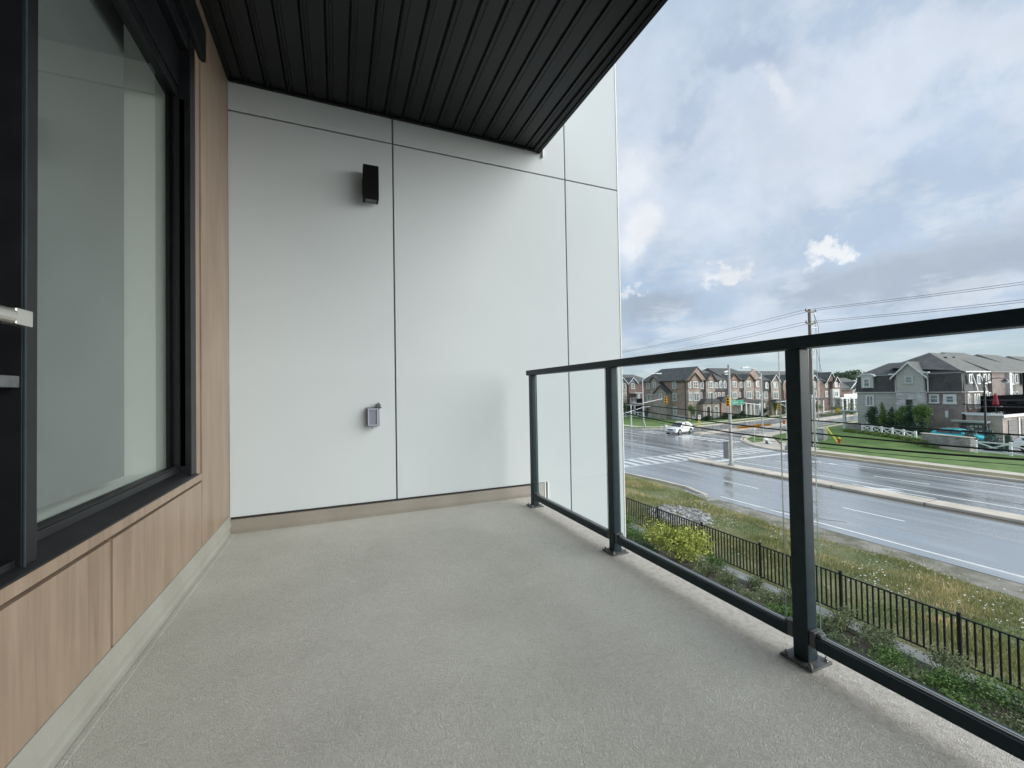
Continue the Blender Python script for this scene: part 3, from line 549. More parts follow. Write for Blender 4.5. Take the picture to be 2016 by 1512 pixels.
dr = link('door', MB().box(-0.80, -4, 5.7, -0.755, 1.372, 8.2).box(-0.755, 1.345, 5.7, -0.745, 1.372, 8.2), 'signblack'); lp(dr)
child('door_rail', MB().box(-0.754, 0.2, 6.430, -0.704, 1.374, 6.458), 'plate', dr, bevel=0.002); child('door_stile', MB().box(-0.754, 0.2, 5.7, -0.735, 1.30, 6.0).box(-0.754, 1.27, 6.46, -0.745, 1.29, 8.2), 'signblack', dr)
child('door_sill', MB().box(-0.754, 0.2, 6.0, -0.71, 1.372, 6.022), 'black', dr)
hd = MB().tube([(-0.632, 0.95, 6.577), (-0.632, 1.20, 6.577)], 0.0165, 16).box(-0.645, 1.2, 6.560, -0.620, 1.252, 6.595).tube([(-0.632, 0.98, 6.577), (-0.755, 0.98, 6.577)], 0.012, 12)
child('door_handle', hd, 'steel', dr, bevel=0.002)

# ---- wall light
wl = thing('wall_light', 'black box wall light high on the white wall', 'wall light', (0.24, 3.38, 8.0))
def at0(o, p): o.parent = p; o.matrix_parent_inverse = Matrix.Translation([-c for c in p.location]); return o
at0(link('back_plate', MB().box(0.187, 3.366, 7.945, 0.288, 3.3795, 8.07), 'lampblack', bevel=0.002), wl)
at0(link('arm', MB().box(0.22, 3.335, 7.97, 0.26, 3.368, 8.03), 'lampblack'), wl)
body = at0(link('lamp_body', MB().prism([(0.188, 3.345, 7.87), (0.188, 3.345, 8.125), (0.188, 3.250, 8.125), (0.188, 3.250, 7.905), (0.188, 3.262, 7.87)], (0.112, 0, 0)), 'lampblack', bevel=0.003), wl)
ln = link('lamp_lens', MB().box(0.205, 3.265, 7.866, 0.285, 3.33, 7.8695), 'plate', body)
ln.parent = body
# ---- outlet cover
oc = thing('outlet_cover', 'grey translucent weatherproof outlet cover low on the white wall', 'outlet cover', (0.25, 3.38, 6.2))
at0(link('cover_base', MB().box(0.199, 3.352, 6.152, 0.297, 3.3795, 6.300), 'cover', bevel=0.006), oc)
at0(link('cover_rim', MB().box(0.206, 3.322, 6.157, 0.214, 3.351, 6.288).box(0.272, 3.322, 6.157, 0.281, 3.351, 6.288).box(0.214, 3.322, 6.157, 0.272, 3.351, 6.166).box(0.214, 3.322, 6.279, 0.272, 3.351, 6.288), 'coverlight', bevel=0.002), oc)
at0(link('cover_window', MB().box(0.2145, 3.330, 6.1665, 0.2715, 3.3515, 6.2785), 'coverin'), oc)
hg = MB().bar((0.268, 3.342, 6.302), (0.297, 3.342, 6.322), 0.03, 0.03).bar((0.275, 3.345, 6.315), (0.306, 3.345, 6.290), 0.026, 0.012)
at0(link('conduit_hub', hg, 'plate', bevel=0.003), oc)
at0(link('latch', MB().prism([(0.222, 3.34, 6.156), (0.25, 3.34, 6.156), (0.243, 3.34, 6.135), (0.229, 3.34, 6.135)], (0, -0.012, 0)), 'cover'), oc)

# ---- glass railing
rl = thing('glass_railing', 'dark grey metal railing with clear glass panels along the balcony edge', 'railing', (1.45, 1, FZ))
def rp(o): return at0(o, rl)
PY = [3.02, 1.973, 0.93, -0.115, -1.16, -2.2]
for i, y in enumerate(PY):
    p = rp(link('post', MB().box(1.425, y-0.025, FZ+0.008, 1.475, y+0.025, 6.526), 'rail', bevel=0.003))
    child('base_plate', MB().box(1.397, y-0.053, FZ+0.0005, 1.503, y+0.053, FZ+0.0078), 'plate', p, bevel=0.001)
    for sx, sy in ((-1, -1), (1, -1), (1, 1), (-1, 1)):
        bx, by = 1.45+sx*0.040, y+sy*0.040
        child('bolt', MB().lathe((bx, by, FZ+0.008), [(0.0085, 0), (0.0085, 0.0015), (0.0065, 0.002), (0.0065, 0.009), (0.003, 0.0095), (0.003, 0.015)], 6), 'bolt', p)
    for s in ((-1, 1) if i else (-1,)):
        child('bracket', MB().box(1.428, y+s*0.027, 5.54, 1.472, y+s*0.045, 5.592).box(1.436, y+s*0.045, 5.579, 1.464, y+s*0.06, 5.589), 'plate', p, bevel=0.002)
rp(link('top_rail', MB().box(1.417, -2.4, 6.527, 1.483, 3.078, 6.568), 'rail', bevel=0.004))
for a, b in zip(PY, PY[1:]):
    m_ = MB().box(1.430, b+0.046, 5.538, 1.4395, a-0.046, 5.576).box(1.4605, b+0.046, 5.538, 1.470, a-0.046, 5.576).box(1.4395, b+0.046, 5.538, 1.4605, a-0.046, 5.560)
    q = rp(link('bottom_rail', m_, 'rail'))
    child('gasket', MB().box(1.4396, b+0.046, 5.5601, 1.4440, a-0.046, 5.580).box(1.4535, b+0.046, 5.5601, 1.4604, a-0.046, 5.5775), 'gasketgrey', q)
    gl = MB().box(1.4455, b+0.062, 5.562, 1.4525, a-0.052, 6.5265)
    q = rp(link('glass_panel', gl, 'railglass'))
    child('glass_edge', MB().box(1.4460, a-0.052, 5.581, 1.4520, a-0.0515, 6.5265), 'glassedge', q); child('glass_edge', MB().box(1.4460, b+0.0615, 5.581, 1.4520, b+0.062, 6.5265), 'glassedge', q)

# ============================================================ IRON FENCE
fe = thing('iron_fence', 'black iron picket fence between the planting bed and the rough grass', 'fence', (12.75, 6, 0))
FX = 12.75; posts = [4.8+2.37*k for k in range(-4, 10)]
pm = MB().box(-0.032, -0.032, 0, 0.032, 0.032, 1.27).box(-0.04, -0.04, 1.27, 0.04, 0.04, 1.285)
pmesh = link('fence_post', pm, 'fence', fe, bevel=0.003); pmesh.location = (0, posts[0]-6, 0.0)
for y in posts[1:]:
    o = pmesh.copy(); C.objects.link(o); o.parent = fe; o.location = (0, y-6, 0)
km = link('picket', MB().box(-0.016, -0.016, 0.18, 0.016, 0.016, 1.17), 'fence', fe); km.location = (0, posts[0]+0.12-6, 0)
for a, b in zip(posts, posts[1:]):
    for k in range(1, 19):
        y = a+(b-a)*k/19
        if a == posts[0] and k == 1: km.location = (0, y-6, 0); continue
        o = km.copy(); C.objects.link(o); o.parent = fe; o.location = (0, y-6, 0)
    for nm, z in (('top_rail', 1.185), ('bottom_rail', 0.165)):
        o = link(nm, MB().box(-0.018, a+0.033-6, z-0.016, 0.018, b-0.033-6, z+0.016), 'fence', fe)

# ============================================================ NEAR PLANTS
def shrub(x, y, h, r, m, label, leaf=0.05, n=2600, group=None, name='shrub', seed=None, flat=0.3, stems=6, z=0.0, cat='shrub'):
    sd_ = seed if seed is not None else int(x*131+y*57) % 9999; g_ = np.random.default_rng(sd_)
    t = thing(name, label, cat, (x, y, z), group)
    bl = []
    for k in range(7):
        a = g_.random()*2*PI; q = r*0.55*g_.random()**0.5
        bl.append((q*math.cos(a), q*math.sin(a), h*(0.38+0.3*g_.random()), r*(0.35+0.25*g_.random()), r*(0.35+0.25*g_.random()), h*(0.22+0.14*g_.random())))
    v, f = leaves(bl, n, leaf, sd_, flat); v, f = cut(v, f, 0.01); o = stuff('foliage', v, f, m, parent=t)
    st = MB()
    for k in range(stems):
        a = 2*PI*k/stems+g_.random(); st.tube([(0, 0, 0), (r*0.3*math.cos(a), r*0.3*math.sin(a), h*0.35), (r*0.55*math.cos(a), r*0.55*math.sin(a), h*0.75)], 0.012, 5, 0.004)
    link('stems', st, 'bark', t); return t
GB = 'shrubs in the planting bed beside the iron fence'
shrub(11.7, 12.0, 1.55, 1.35, 'leaf_lime', 'large lime yellow shrub leaning over the black iron fence', 0.085, 6500, stems=12, seed=5)
lows = [
 (11.2, 14.6, 0.75, 1.15, 'leaf_green', 'spreading green juniper beside the white wall corner'),
 (11.5, 13.6, 0.7, 0.9, 'leaf_green', 'green juniper touching the lime yellow shrub on its left'),
 (10.6, 12.9, 0.6, 0.9, 'leaf_dark', 'dark juniper just below and left of the lime yellow shrub'),
 (11.9, 15.6, 0.9, 0.8, 'leaf_green', 'tall green shrub against the fence nearest the white wall'),
 (11.2, 10.45, 0.6, 0.62, 'leaf_olive', 'olive shrub just right of the lime yellow shrub'),
 (11.3, 9.7, 0.65, 0.55, 'leaf_olive', 'second olive shrub right of the lime yellow shrub'),
 (12.0, 9.2, 0.6, 0.4, 'leaf_olive', 'small sparse shrub pressed against the garden kerb'),
 (10.9, 8.7, 0.6, 0.5, 'leaf_olive', 'low shrub left of the middle railing post near the glass'),
 (11.5, 8.15, 0.7, 0.6, 'leaf_olive', 'bushy shrub in front of the fence left of the middle railing post'),
 (11.0, 7.6, 0.6, 0.55, 'leaf_green', 'green shrub seen just left of the nearest railing post'),
 (11.5, 6.9, 0.55, 0.45, 'leaf_olive', 'small straggly shrub right of the nearest railing post'),
 (11.8, 5.95, 0.7, 0.6, 'leaf_olive', 'thin shrub whose twigs cross the fence pickets'),
 (11.2, 5.35, 0.6, 0.75, 'leaf_green', 'broad bluish green juniper low behind the right glass panel'),
 (11.9, 4.75, 0.8, 0.5, 'leaf_olive', 'tall feathery shrub at the last fence post on the right'),
 (11.2, 4.3, 0.6, 0.7, 'leaf_green', 'wide juniper below the last fence post'),
 (11.7, 3.7, 0.8, 0.8, 'leaf_green', 'large shrub near the bottom right of the right glass panel'),
 (10.9, 3.4, 0.6, 0.6, 'leaf_olive', 'low shrub in the bottom right corner under the rail'),
 (11.9, 2.8, 0.8, 0.7, 'leaf_green', 'rightmost shrub seen through the glass'),
 (10.8, 5.0, 0.55, 0.6, 'leaf_olive', 'low olive shrub hugging the bottom rail of the right glass panel'),
 (10.6, 4.0, 0.6, 0.6, 'leaf_green', 'green shrub just above the bottom rail near the right edge'),
 (11.9, 6.7, 0.75, 0.45, 'leaf_olive', 'wispy shrub against the fence between the last two fence posts'),
 (10.9, 6.2, 0.5, 0.5, 'leaf_olive', 'small shrub above the base plate bracket right of the nearest post'),
 (11.9, 8.0, 0.7, 0.45, 'leaf_olive', 'thin shrub touching the kerb left of the nearest railing post'),
 (11.9, 10.6, 0.7, 0.45, 'leaf_green', 'small green shrub at the fence foot beside the lime yellow shrub'),
]
for i, (x, y, h, r, m, lab) in enumerate(lows): shrub(x, y, h, r, m, lab, 0.045, int(3600*r), GB, seed=40+i)

# ---- rough grass, daisies, rocks
def rnd_verge(n, g_):
    x = g_.uniform(12.66, 19.6, n); y = g_.uniform(-3, 27.5, n); return x, y
def blades(n, hmin, hmax, m, name, label, seed, dens=None, wd=0.012):
    g_ = np.random.default_rng(seed); x, y = rnd_verge(n, g_)
    k = np.ones(n, bool)
    k &= ~((x > 18.5+0.25*np.sin(y*0.9)) & (y < 17.6) & (g_.random(n) > 0.06))
    k &= ~(((x-15.9)/1.35)**2+((y-16.1)/1.65)**2 < 1)
    lump = np.sin(x*1.7+0.6*y)+np.sin(y*1.3-x*0.8)+np.sin(x*3.1+1)*0.6
    if dens == 'straw': k &= (lump > -0.3) & ((x > 14.2+0.5*np.sin(y)) | (g_.random(n) < 0.12))
    x, y, lump = x[k], y[k], lump[k]; n = len(x)
    h = (hmin+(hmax-hmin)*g_.random(n))*(0.75+0.18*lump); h = np.clip(h, 0.03, None); a = g_.random(n)*2*PI; lean = 0.5*h*g_.random(n)
    b = g_.random(n)*2*PI; z = np.full(n, 0.02)
    p0 = np.stack([x-wd*np.cos(a), y-wd*np.sin(a), z], 1); p1 = np.stack([x+wd*np.cos(a), y+wd*np.sin(a), z], 1); p2 = np.stack([x+lean*np.cos(b), y+lean*np.sin(b), z+h], 1)
    v = np.stack([p0, p1, p2], 1).reshape(-1, 3); return stuff(name, v, np.arange(3*n).reshape(-1, 3), m, label, 'grass')
blades(110000, 0.05, 0.14, 'grassgreen', 'green_grass', 'green grass growing on the verge behind the iron fence', 1)
blades(100000, 0.05, 0.22, 'grassblade', 'dry_grass', 'olive and straw coloured long grass on the verge by the road', 2, 'straw', 0.010)
g_ = np.random.default_rng(3); vs = []
for cx_, cy_, n_, s_ in [(16.4, 19.8, 60, 0.6), (17.7, 16.7, 50, 0.5), (17.7, 15.5, 50, 0.6), (18.2, 14.6, 50, 0.8), (15.8, 14.1, 70, 0.6), (17.0, 11.8, 50, 0.5), (16, 8.4, 40, 0.4), (15.3, 7.3, 40, 0.4), (17.7, 7.5, 30, 0.5), (16.1, 5.4, 50, 0.5), (18.3, 6, 20, 1.2), (16, 12, 40, 3), (17.5, 9, 40, 3), (15, 18, 30, 2)]:
    for k in range(n_*3//5):
        x, y = cx_+g_.normal()*s_, cy_+g_.normal()*s_; z = 0.2+0.1*g_.random(); r_ = 0.010+0.010*g_.random()
        if x < 13 or x > 19.3: continue
        vs.append([(x-r_, y-r_, z), (x+r_, y-r_, z+0.01), (x+r_, y+r_, z+0.015), (x-r_, y+r_, z)])
vs = np.array(vs).reshape(-1, 3); stuff('daisies', vs, np.arange(len(vs)).reshape(-1, 4), 'daisy', 'small white daisies scattered through the verge grass', 'flowers')
rk = MB(); g_ = np.random.default_rng(9)
ico = bmesh.new(); bmesh.ops.create_icosphere(ico, subdivisions=1, radius=1); IV = [v.co.copy() for v in ico.verts]; IF = [tuple(v.index for v in f.verts) for f in ico.faces]; ico.free()
for k in range(520):
    a = g_.random()*2*PI; q = g_.random()**0.5; x = 15.75+q*1.45*math.cos(a)+0.3*math.sin(a); y = 16.1+q*1.75*math.sin(a); s = 0.05+0.12*g_.random()**2
    sc_ = Vector((s*(0.8+0.5*g_.random()), s*(0.8+0.5*g_.random()), s*(0.5+0.3*g_.random()))); e = Matrix.Rotation(g_.random()*6, 3, 'Z')
    rk.add([e @ Vector((v.x*sc_.x*(1+0.25*math.sin(9*v.y+k)), v.y*sc_.y, v.z*sc_.z))+Vector((x, y, 0.02+0.015*g_.random())) for v in IV], IF)
o = link('river_rocks', rk, 'stones'); o['kind'] = 'stuff'; o['label'] = 'bed of pale grey river rocks in the grass behind the fence'; o['category'] = 'rocks'

g_ = np.random.default_rng(21); nL = 2600; x = g_.uniform(9.2, 12.1, nL); y = g_.uniform(1.5, 17, nL)
a = g_.uniform(0, 6.28, nL); s_ = g_.uniform(0.015, 0.05, nL); z = 0.028+0.02*g_.random(nL)
v = np.stack([np.stack([x+s_*np.cos(a+t)*q, y+s_*np.sin(a+t)*q, z+dz], 1) for t, q, dz in ((0, 1, 0), (1.57, .35, .01), (3.14, 1, .004), (4.71, .35, 0))], 1).reshape(-1, 3)
stuff('bark_litter', v, np.arange(4*nL).reshape(-1, 4), 'litter', 'bark chips and dry leaf litter on the planting bed', 'litter')
# ============================================================ CABLES
GC = 'thick black cables crossing in front of the road'
for i, (k, lab) in enumerate([((0.001443, -0.0042, 5.046), 'uppermost of the three thick black cables below the horizon'), ((0.003071, -0.0371, 4.744), 'middle one of the three thick black cables below the horizon'), ((0.00503, -0.09326, 4.7687), 'lowest of the three thick black cables below the horizon')]):
    P = [(16, y, k[0]*y*y+k[1]*y+k[2]) for y in np.arange(-12, 36, 1.0)]
    tag(link('overhead_cable', MB().tube(P, (0.022, 0.026, 0.030)[i], 8), 'cable', smooth=True), lab, 'cable', GC)
P = [(16.05, y, 0.00503*y*y-0.09326*y+4.62) for y in np.arange(-12, 36, 1.0)]
tag(link('overhead_cable', MB().tube(P, 0.009, 6), 'cable'), 'thin drop wire hanging just below the lowest thick cable', 'cable', GC)
for i, (x, z0, lab) in enumerate([(44.5, 14.3, 'top power line on the near side of the utility pole crossarm'), (46.0, 14.35, 'top power line on the far side of the utility pole crossarm'), (44.5, 13.05, 'lower power line on the near side of the utility pole'), (46.0, 13.05, 'lower power line on the far side of the utility pole')]):
    P = []
    for y in np.arange(-30, 90.1, 2):
        s = (y+30)/57.6 if y < 27.6 else (y-27.6)/62.4; P.append((x, y, z0-4*1.1*s*(1-s)-(0.0 if y < 27.6 else 0.012*(y-27.6))))
    tag(link('power_line', MB().tube(P, 0.019, 5), 'wire'), lab, 'power line', 'power lines strung along the road')
P = [(62, y, 5.75+0.0006*(y-28)**2) for y in range(-5, 60, 3)]
for dz, lab in ((0, 'upper thin wire crossing in front of the grey stucco house'), (-0.55, 'lower thin wire crossing in front of the grey stucco house')):
    tag(link('service_wire', MB().tube([(50, y, 4.95+dz+0.0008*(y-22)**2) for y in range(-5, 60, 3)], 0.012, 5), 'wire'), lab, 'wire', 'thin wires in front of the grey house')

# ============================================================ UTILITY POLE
up_ = thing('utility_pole', 'tall weathered wooden utility pole with crossarms behind the railing post', 'utility pole', (45.3, 27.6, 0.1))
def upp(o): return at0(o, up_)
upp(link('pole', MB().tube([(45.3, 27.6, 0.1), (45.25, 27.6, 7), (45.25, 27.6, 14.4)], 0.22, 12, 0.13), 'woodpole'))
for z, x0, x1 in ((14.2, 44.4, 46.1), (12.95, 44.4, 45.9)):
    upp(link('crossarm', MB().bar((x0, 27.45, z), (45.1, 27.45, z-0.2), 0.1, 0.12).bar((45.1, 27.45, z-0.2), (x1, 27.45, z), 0.1, 0.12), 'woodpole'))
    for x in (x0+0.05, x1-0.05): upp(link('insulator', MB().lathe((x, 27.45, z+0.06), [(0.05, 0), (0.08, 0.05), (0.05, 0.1), (0.07, 0.14), (0.03, 0.2)], 8), 'greypole'))
upp(link('conduit', MB().tube([(46.25, 27.6, 2.2), (46.25, 27.6, 13.2), (46.0, 27.6, 14.0)], 0.035, 6).tube([(45.55, 27.5, 0.1), (45.5, 27.5, 6.5)], 0.06, 8).tube([(45.0, 27.45, 0.1), (45.0, 27.45, 5.5)], 0.05, 8), 'galv'))
upp(link('bracket', MB().bar((45.3, 27.5, 10.4), (46.25, 27.5, 10.3), 0.06, 0.1).bar((45.3, 27.5, 9.2), (46.2, 27.5, 10.6), 0.06, 0.06).bar((45.3, 27.5, 12.5), (46.25, 27.5, 12.5), 0.06, 0.08).bar((45.3, 27.5, 13.9), (46.1, 27.5, 13.9), 0.06, 0.08).box(44.9, 27.35, 5.2, 45.1, 27.5, 5.5).bar((44.8, 27.4, 5.0), (45.7, 27.4, 4.9), 0.05, 0.06), 'galv'))
upp(link('guy_wire', MB().tube([(46.3, 27.6, 10.2), (47.1, 27.6, 7.4)], 0.02, 5).tube([(45.6, 27.4, 14), (46.35, 27.4, 12.6), (46.35, 27.4, 7)], 0.02, 5), 'wire'))
upp(link('guy_guard', MB().tube([(46.0, 27.6, 0.15), (45.45, 27.6, 1.8)], 0.09, 8), 'galv'))

# ============================================================ SIGNALS, SIGNS, LAMPS
def signal_head(c, face, m, parent, n=3, s=1.0, housing=True):
    """face: unit vector (x,y) the lenses look towards"""
    fx, fy = face; sx, sy = -fy, fx
    mb = MB(); H = 0.36*n*s; Wd = 0.22*s; D_ = 0.12*s
    def P(a, b, z): return (c[0]+sx*a+fx*b, c[1]+sy*a+fy*b, c[2]+z)
    mb.add([P(a, b, z) for z in (-H/2, H/2) for a, b in ((-Wd, -D_), (Wd, -D_), (Wd, D_), (-Wd, D_))], [(0, 3, 2, 1), (4, 5, 6, 7), (0, 1, 5, 4), (1, 2, 6, 5), (2, 3, 7, 6), (3, 0, 4, 7)])
    o = link('signal_head', mb, m, bevel=0.02); at0(o, parent)
    for k in range(n):
        z = H/2-0.18*s-0.36*s*k; lm = MB(); q = [P(0.13*s*math.cos(2*PI*j/12), D_+0.002, z+0.13*s*math.sin(2*PI*j/12)) for j in range(12)]
        lm.prism(q, (fx*0.02, fy*0.02, 0)); link('lens', lm, 'signblack', o)
        vm = MB(); q = [P(0.15*s*math.cos(PI*j/8), D_, z+0.15*s*math.sin(PI*j/8)) for j in range(9)]+[P(0.13*s*math.cos(PI*j/8), D_, z+0.13*s*math.sin(PI*j/8)) for j in range(8, -1, -1)]
        vm.prism(q, (fx*0.2*s, fy*0.2*s, 0)); link('visor', vm, m, o)
    return o
# median pole
p1 = thing('median_pole', 'tall grey concrete pole on the median with a yellow signal head', 'pole', (29.15, 24.1, 0.15))
at0(link('pole', MB().tube([(29.15, 24.1, 0.15), (29.15, 24.1, 8.25)], 0.135, 14, 0.095), 'greypole', smooth=False), p1)
at0(link('base_flange', MB().lathe((29.15, 24.1, 0.15), [(0.26, 0), (0.26, 0.06), (0.18, 0.1), (0.16, 0.16)], 12), 'concretegrey'), p1)
at0(link('edge_on_sign', MB().box(28.78, 24.0, 0.7, 28.86, 24.5, 2.05).bar((28.86, 24.1, 1.0), (29.1, 24.1, 1.0), 0.05, 0.05).bar((28.86, 24.1, 1.8), (29.1, 24.1, 1.8), 0.05, 0.05), 'cabinet'), p1)
signal_head((28.86, 24.0, 5.25), (-0.82, -0.57), 'yellow', p1, s=0.62)
at0(link('signal_arm', MB().tube([(28.86, 24.1, 5.75), (29.1, 24.1, 5.75)], 0.03, 6).tube([(28.86, 24.1, 4.8), (29.1, 24.1, 4.8)], 0.03, 6), 'galv'), p1)
at0(link('camera_arm', MB().bar((28.65, 24.1, 7.66), (29.1, 24.1, 7.72), 0.08, 0.12).bar((28.7, 24.1, 7.47), (29.1, 24.1, 7.5), 0.05, 0.06), 'signwhite'), p1)
# lamp + signal poles
def luminaire(mb, a, b): mb.bar(a, b, 0.28, 0.12)
p2 = thing('signal_lamp_pole', 'pale street light pole carrying the green street name sign', 'street light', (52.05, 38.1, 0.1))
at0(link('pole', MB().tube([(52.05, 38.1, 0.1), (52.05, 38.1, 8.2)], 0.13, 10, 0.08), 'galv'), p2)
at0(link('lamp_arm', MB().tube([(52.05, 38.1, 8.15), (51.0, 38.1, 8.75), (49.6, 38.1, 9.05)], 0.05, 6), 'galv'), p2)
at0(link('luminaire', MB().bar((49.6, 38.1, 9.05), (48.4, 38.1, 8.92), 0.3, 0.14), 'signwhite'), p2)
at0(link('mast_arm', MB().tube([(52.0, 38.1, 3.98), (46.4, 38.1, 4.62)], 0.06, 8, 0.04), 'signwhite'), p2)
ss = at0(link('street_name_sign', MB().box(46.15, 38.0, 4.15, 48.5, 38.03, 4.78), 'signgreen', bevel=0.01), p2)
link('sign_border', MB().box(46.16, 37.992, 4.755, 48.49, 37.998, 4.775).box(46.16, 37.992, 4.155, 48.49, 37.998, 4.175), 'signwhite', ss)
lt = MB(); x = 46.4; random.seed(4)
for wd_ in (0.16, 0.12, 0.13, 0.12, 0.10, 0.13, 0.12, 0.12, 0.10):
    h_ = random.choice((0.20, 0.20, 0.28)); z_ = 4.36
    lt.box(x, 37.99, z_, x+wd_*0.3, 37.998, z_+h_); lt.box(x+wd_*0.3, 37.99, z_+h_*random.choice((0.0, 0.4, 0.75)), x+wd_*0.75, 37.998, z_+h_*0.95 if random.random() > 0.6 else z_+0.06+h_*0.1); x += wd_
lt.box(48.0, 37.99, 4.38, 48.1, 37.998, 4.5).box(48.13, 37.99, 4.38, 48.24, 37.998, 4.48)
link('sign_letters', lt, 'signwhite', ss)
at0(link('sensor', MB().box(51.5, 38.0, 5.2, 51.75, 38.2, 5.4).tube([(51.7, 38.1, 5.3), (52, 38.1, 5.2)], 0.03, 5).box(51.6, 38.0, 7.55, 51.9, 38.2, 7.75), 'signwhite'), p2)
p3 = thing('signal_lamp_pole', 'leftmost pale street light pole on the far lawn with long signal arm', 'street light', (46.05, 54.4, 0.1))
at0(link('pole', MB().tube([(46.4, 54.4, 0.1), (46.1, 54.4, 1.3), (46.05, 54.4, 7.9)], 0.15, 10, 0.09), 'galv'), p3)
at0(link('lamp_arm', MB().tube([(46.05, 54.4, 7.85), (47.0, 54.4, 8.4), (48.2, 54.4, 8.9), (49.2, 54.4, 9.0)], 0.055, 6), 'galv'), p3)
at0(link('luminaire', MB().bar((48.9, 54.4, 8.98), (50.0, 54.4, 8.95), 0.3, 0.14), 'signwhite'), p3)
at0(link('mast_arm', MB().tube([(46.0, 54.4, 4.1), (50.3, 54.4, 4.75)], 0.06, 8, 0.04), 'signwhite'), p3)
at0(link('support_arm', MB().tube([(46.0, 54.4, 3.4), (41.8, 54.4, 2.45)], 0.045, 6).tube([(46.0, 54.4, 3.42), (48.2, 54.4, 3.55)], 0.03, 6), 'signwhite'), p3)
signal_head((50.65, 54.2, 4.45), (-0.68, -0.73), 'yellow', p3, s=1.15)
p4 = thing('signal_pole', 'short white post standing at the kerb of the far lawn', 'post', (44.9, 56.0, 0.1))
at0(link('pole', MB().tube([(44.9, 56.0, 0.1), (44.9, 56.0, 3.75)], 0.12, 8, 0.1), 'signwhite'), p4)
at0(link('cap', MB().lathe((44.9, 56, 3.75), [(0.12, 0), (0.1, 0.06), (0.03, 0.1)], 8), 'galv'), p4)
p5 = thing('signal_pole', 'white signal pole at the near corner partly behind the railing post', 'signal pole', (41.2, 27.5, 0.11))
at0(link('pole', MB().tube([(41.2, 27.5, 0.11), (41.2, 27.5, 5.1)], 0.14, 10, 0.11), 'signwhite'), p5)
at0(link('base_cover', MB().lathe((41.05, 27.45, 0.11), [(0.24, 0), (0.26, 0.2), (0.2, 0.42), (0.08, 0.5)], 12), 'concretegrey'), p5)
at0(link('mast_arm', MB().tube([(41.2, 27.5, 4.25), (40.6, 27.5, 4.6), (40.1, 27.5, 4.65)], 0.035, 6).tube([(41.2, 27.5, 3.4), (40.5, 27.5, 3.3)], 0.025, 6).bar((39.6, 27.4, 4.9), (41.3, 27.4, 4.97), 0.2, 0.06), 'galv'), p5)
signal_head((39.85, 27.4, 4.35), (-0.75, -0.66), 'yellow', p5, s=0.62)
o = signal_head((40.55, 27.4, 2.9), (-0.85, -0.5), 'orange', p5, n=2, s=0.5)
# keep right sign with chevron marker
ks = thing('keep_right_sign', 'white keep right arrow sign above a yellow and black hazard marker', 'road sign', (55.2, 51.0, 0.1))
ks.location = (54.6, 50.9, 0.0)
at0(link('post', MB().box(54.57, 50.93, 0, 54.63, 50.98, 2.1), 'galv'), ks)
b_ = at0(link('white_panel', MB().box(54.3, 50.9, 1.28, 54.9, 50.93, 2.0), 'signwhite', bevel=0.01), ks)
link('arrow', MB().prism([(54.4, 50.895, 1.65), (54.55, 50.895, 1.65), (54.55, 50.895, 1.9), (54.4, 50.895, 1.9)], (0, 0.004, 0)).prism([(54.66, 50.895, 1.88), (54.74, 50.895, 1.86), (54.74, 50.895, 1.6), (54.62, 50.895, 1.42), (54.56, 50.895, 1.46), (54.66, 50.895, 1.64)], (0, 0.004, 0)), 'signblack', b_)
b_ = at0(link('hazard_marker', MB().box(54.36, 50.9, 0.25, 54.82, 50.93, 1.2), 'signyellow', bevel=0.01), ks)
for k in range(4): z = 0.30+k*0.23; link('chevron', MB().prism([(54.37, 50.896, z+0.12), (54.81, 50.896, z-0.02 if k else z+0.0), (54.81, 50.896, z+0.08), (54.37, 50.896, z+0.2)], (0, 0.003, 0)), 'signblack', b_)
# small posts and cabinets
tag(link('marker_post', MB().tube([(44.1, 33.3, 0.12), (44.1, 33.3, 1.6)], 0.05, 8).box(44.0, 33.2, 1.5, 44.2, 33.4, 1.7), 'signwhite', bevel=0.01), 'thin white marker post in the grass of the corner island', 'post')
ts = thing('a_frame_barrier', 'brown and white folded barrier lying on the corner pavement', 'barrier', (43.9, 31.6, 0.118))
at0(link('white_board', MB().prism([(43.35, 31.35, 0.12), (43.9, 31.9, 0.95), (44.25, 32.1, 0.95), (44.2, 31.2, 0.14)], (0.03, 0.06, 0.02)), 'signwhite'), ts)
at0(link('brown_board', MB().prism([(43.95, 31.1, 0.95), (44.2, 31.1, 0.95), (44.6, 30.4, 0.14), (44.2, 30.35, 0.14)], (0.05, 0.05, 0)), 'bark'), ts)
at0(link('brown_foot', MB().prism([(43.3, 31.35, 0.12), (43.55, 31.2, 0.12), (43.75, 31.5, 0.42), (43.5, 31.6, 0.42)], (-0.03, -0.03, 0)), 'bark'), ts)
cb = thing('utility_cabinet', 'grey utility cabinet on a pad beside the utility pole', 'cabinet', (51.5, 30.6, 0.1))
at0(link('cabinet_body', MB().box(51.2, 30.1, 0.16, 52.0, 31.1, 1.45), 'cabinet', bevel=0.02), cb); at0(link('cabinet_roof', MB().box(51.15, 30.05, 1.452, 52.05, 31.15, 1.5), 'galv'), cb); at0(link('pad', MB().box(51.0, 29.9, 0.1, 52.2, 31.3, 0.158), 'concretegrey'), cb)
at0(link('cabinet_door', MB().box(51.185, 30.2, 0.3, 51.199, 31.0, 1.35), 'galv'), cb)
gg = thing('guy_wire_guard', 'yellow plastic guy wire guard leaning beside the hydrant', 'guy guard', (50.9, 28.6, 0.1))
at0(link('guard_tube', MB().tube([(50.9, 28.5, 0.12), (50.9, 29.6, 1.75)], 0.08, 8), 'guardyellow'), gg); at0(link('anchor', MB().tube([(50.9, 28.45, 0.05), (50.9, 28.5, 0.2)], 0.03, 6), 'galv'), gg)
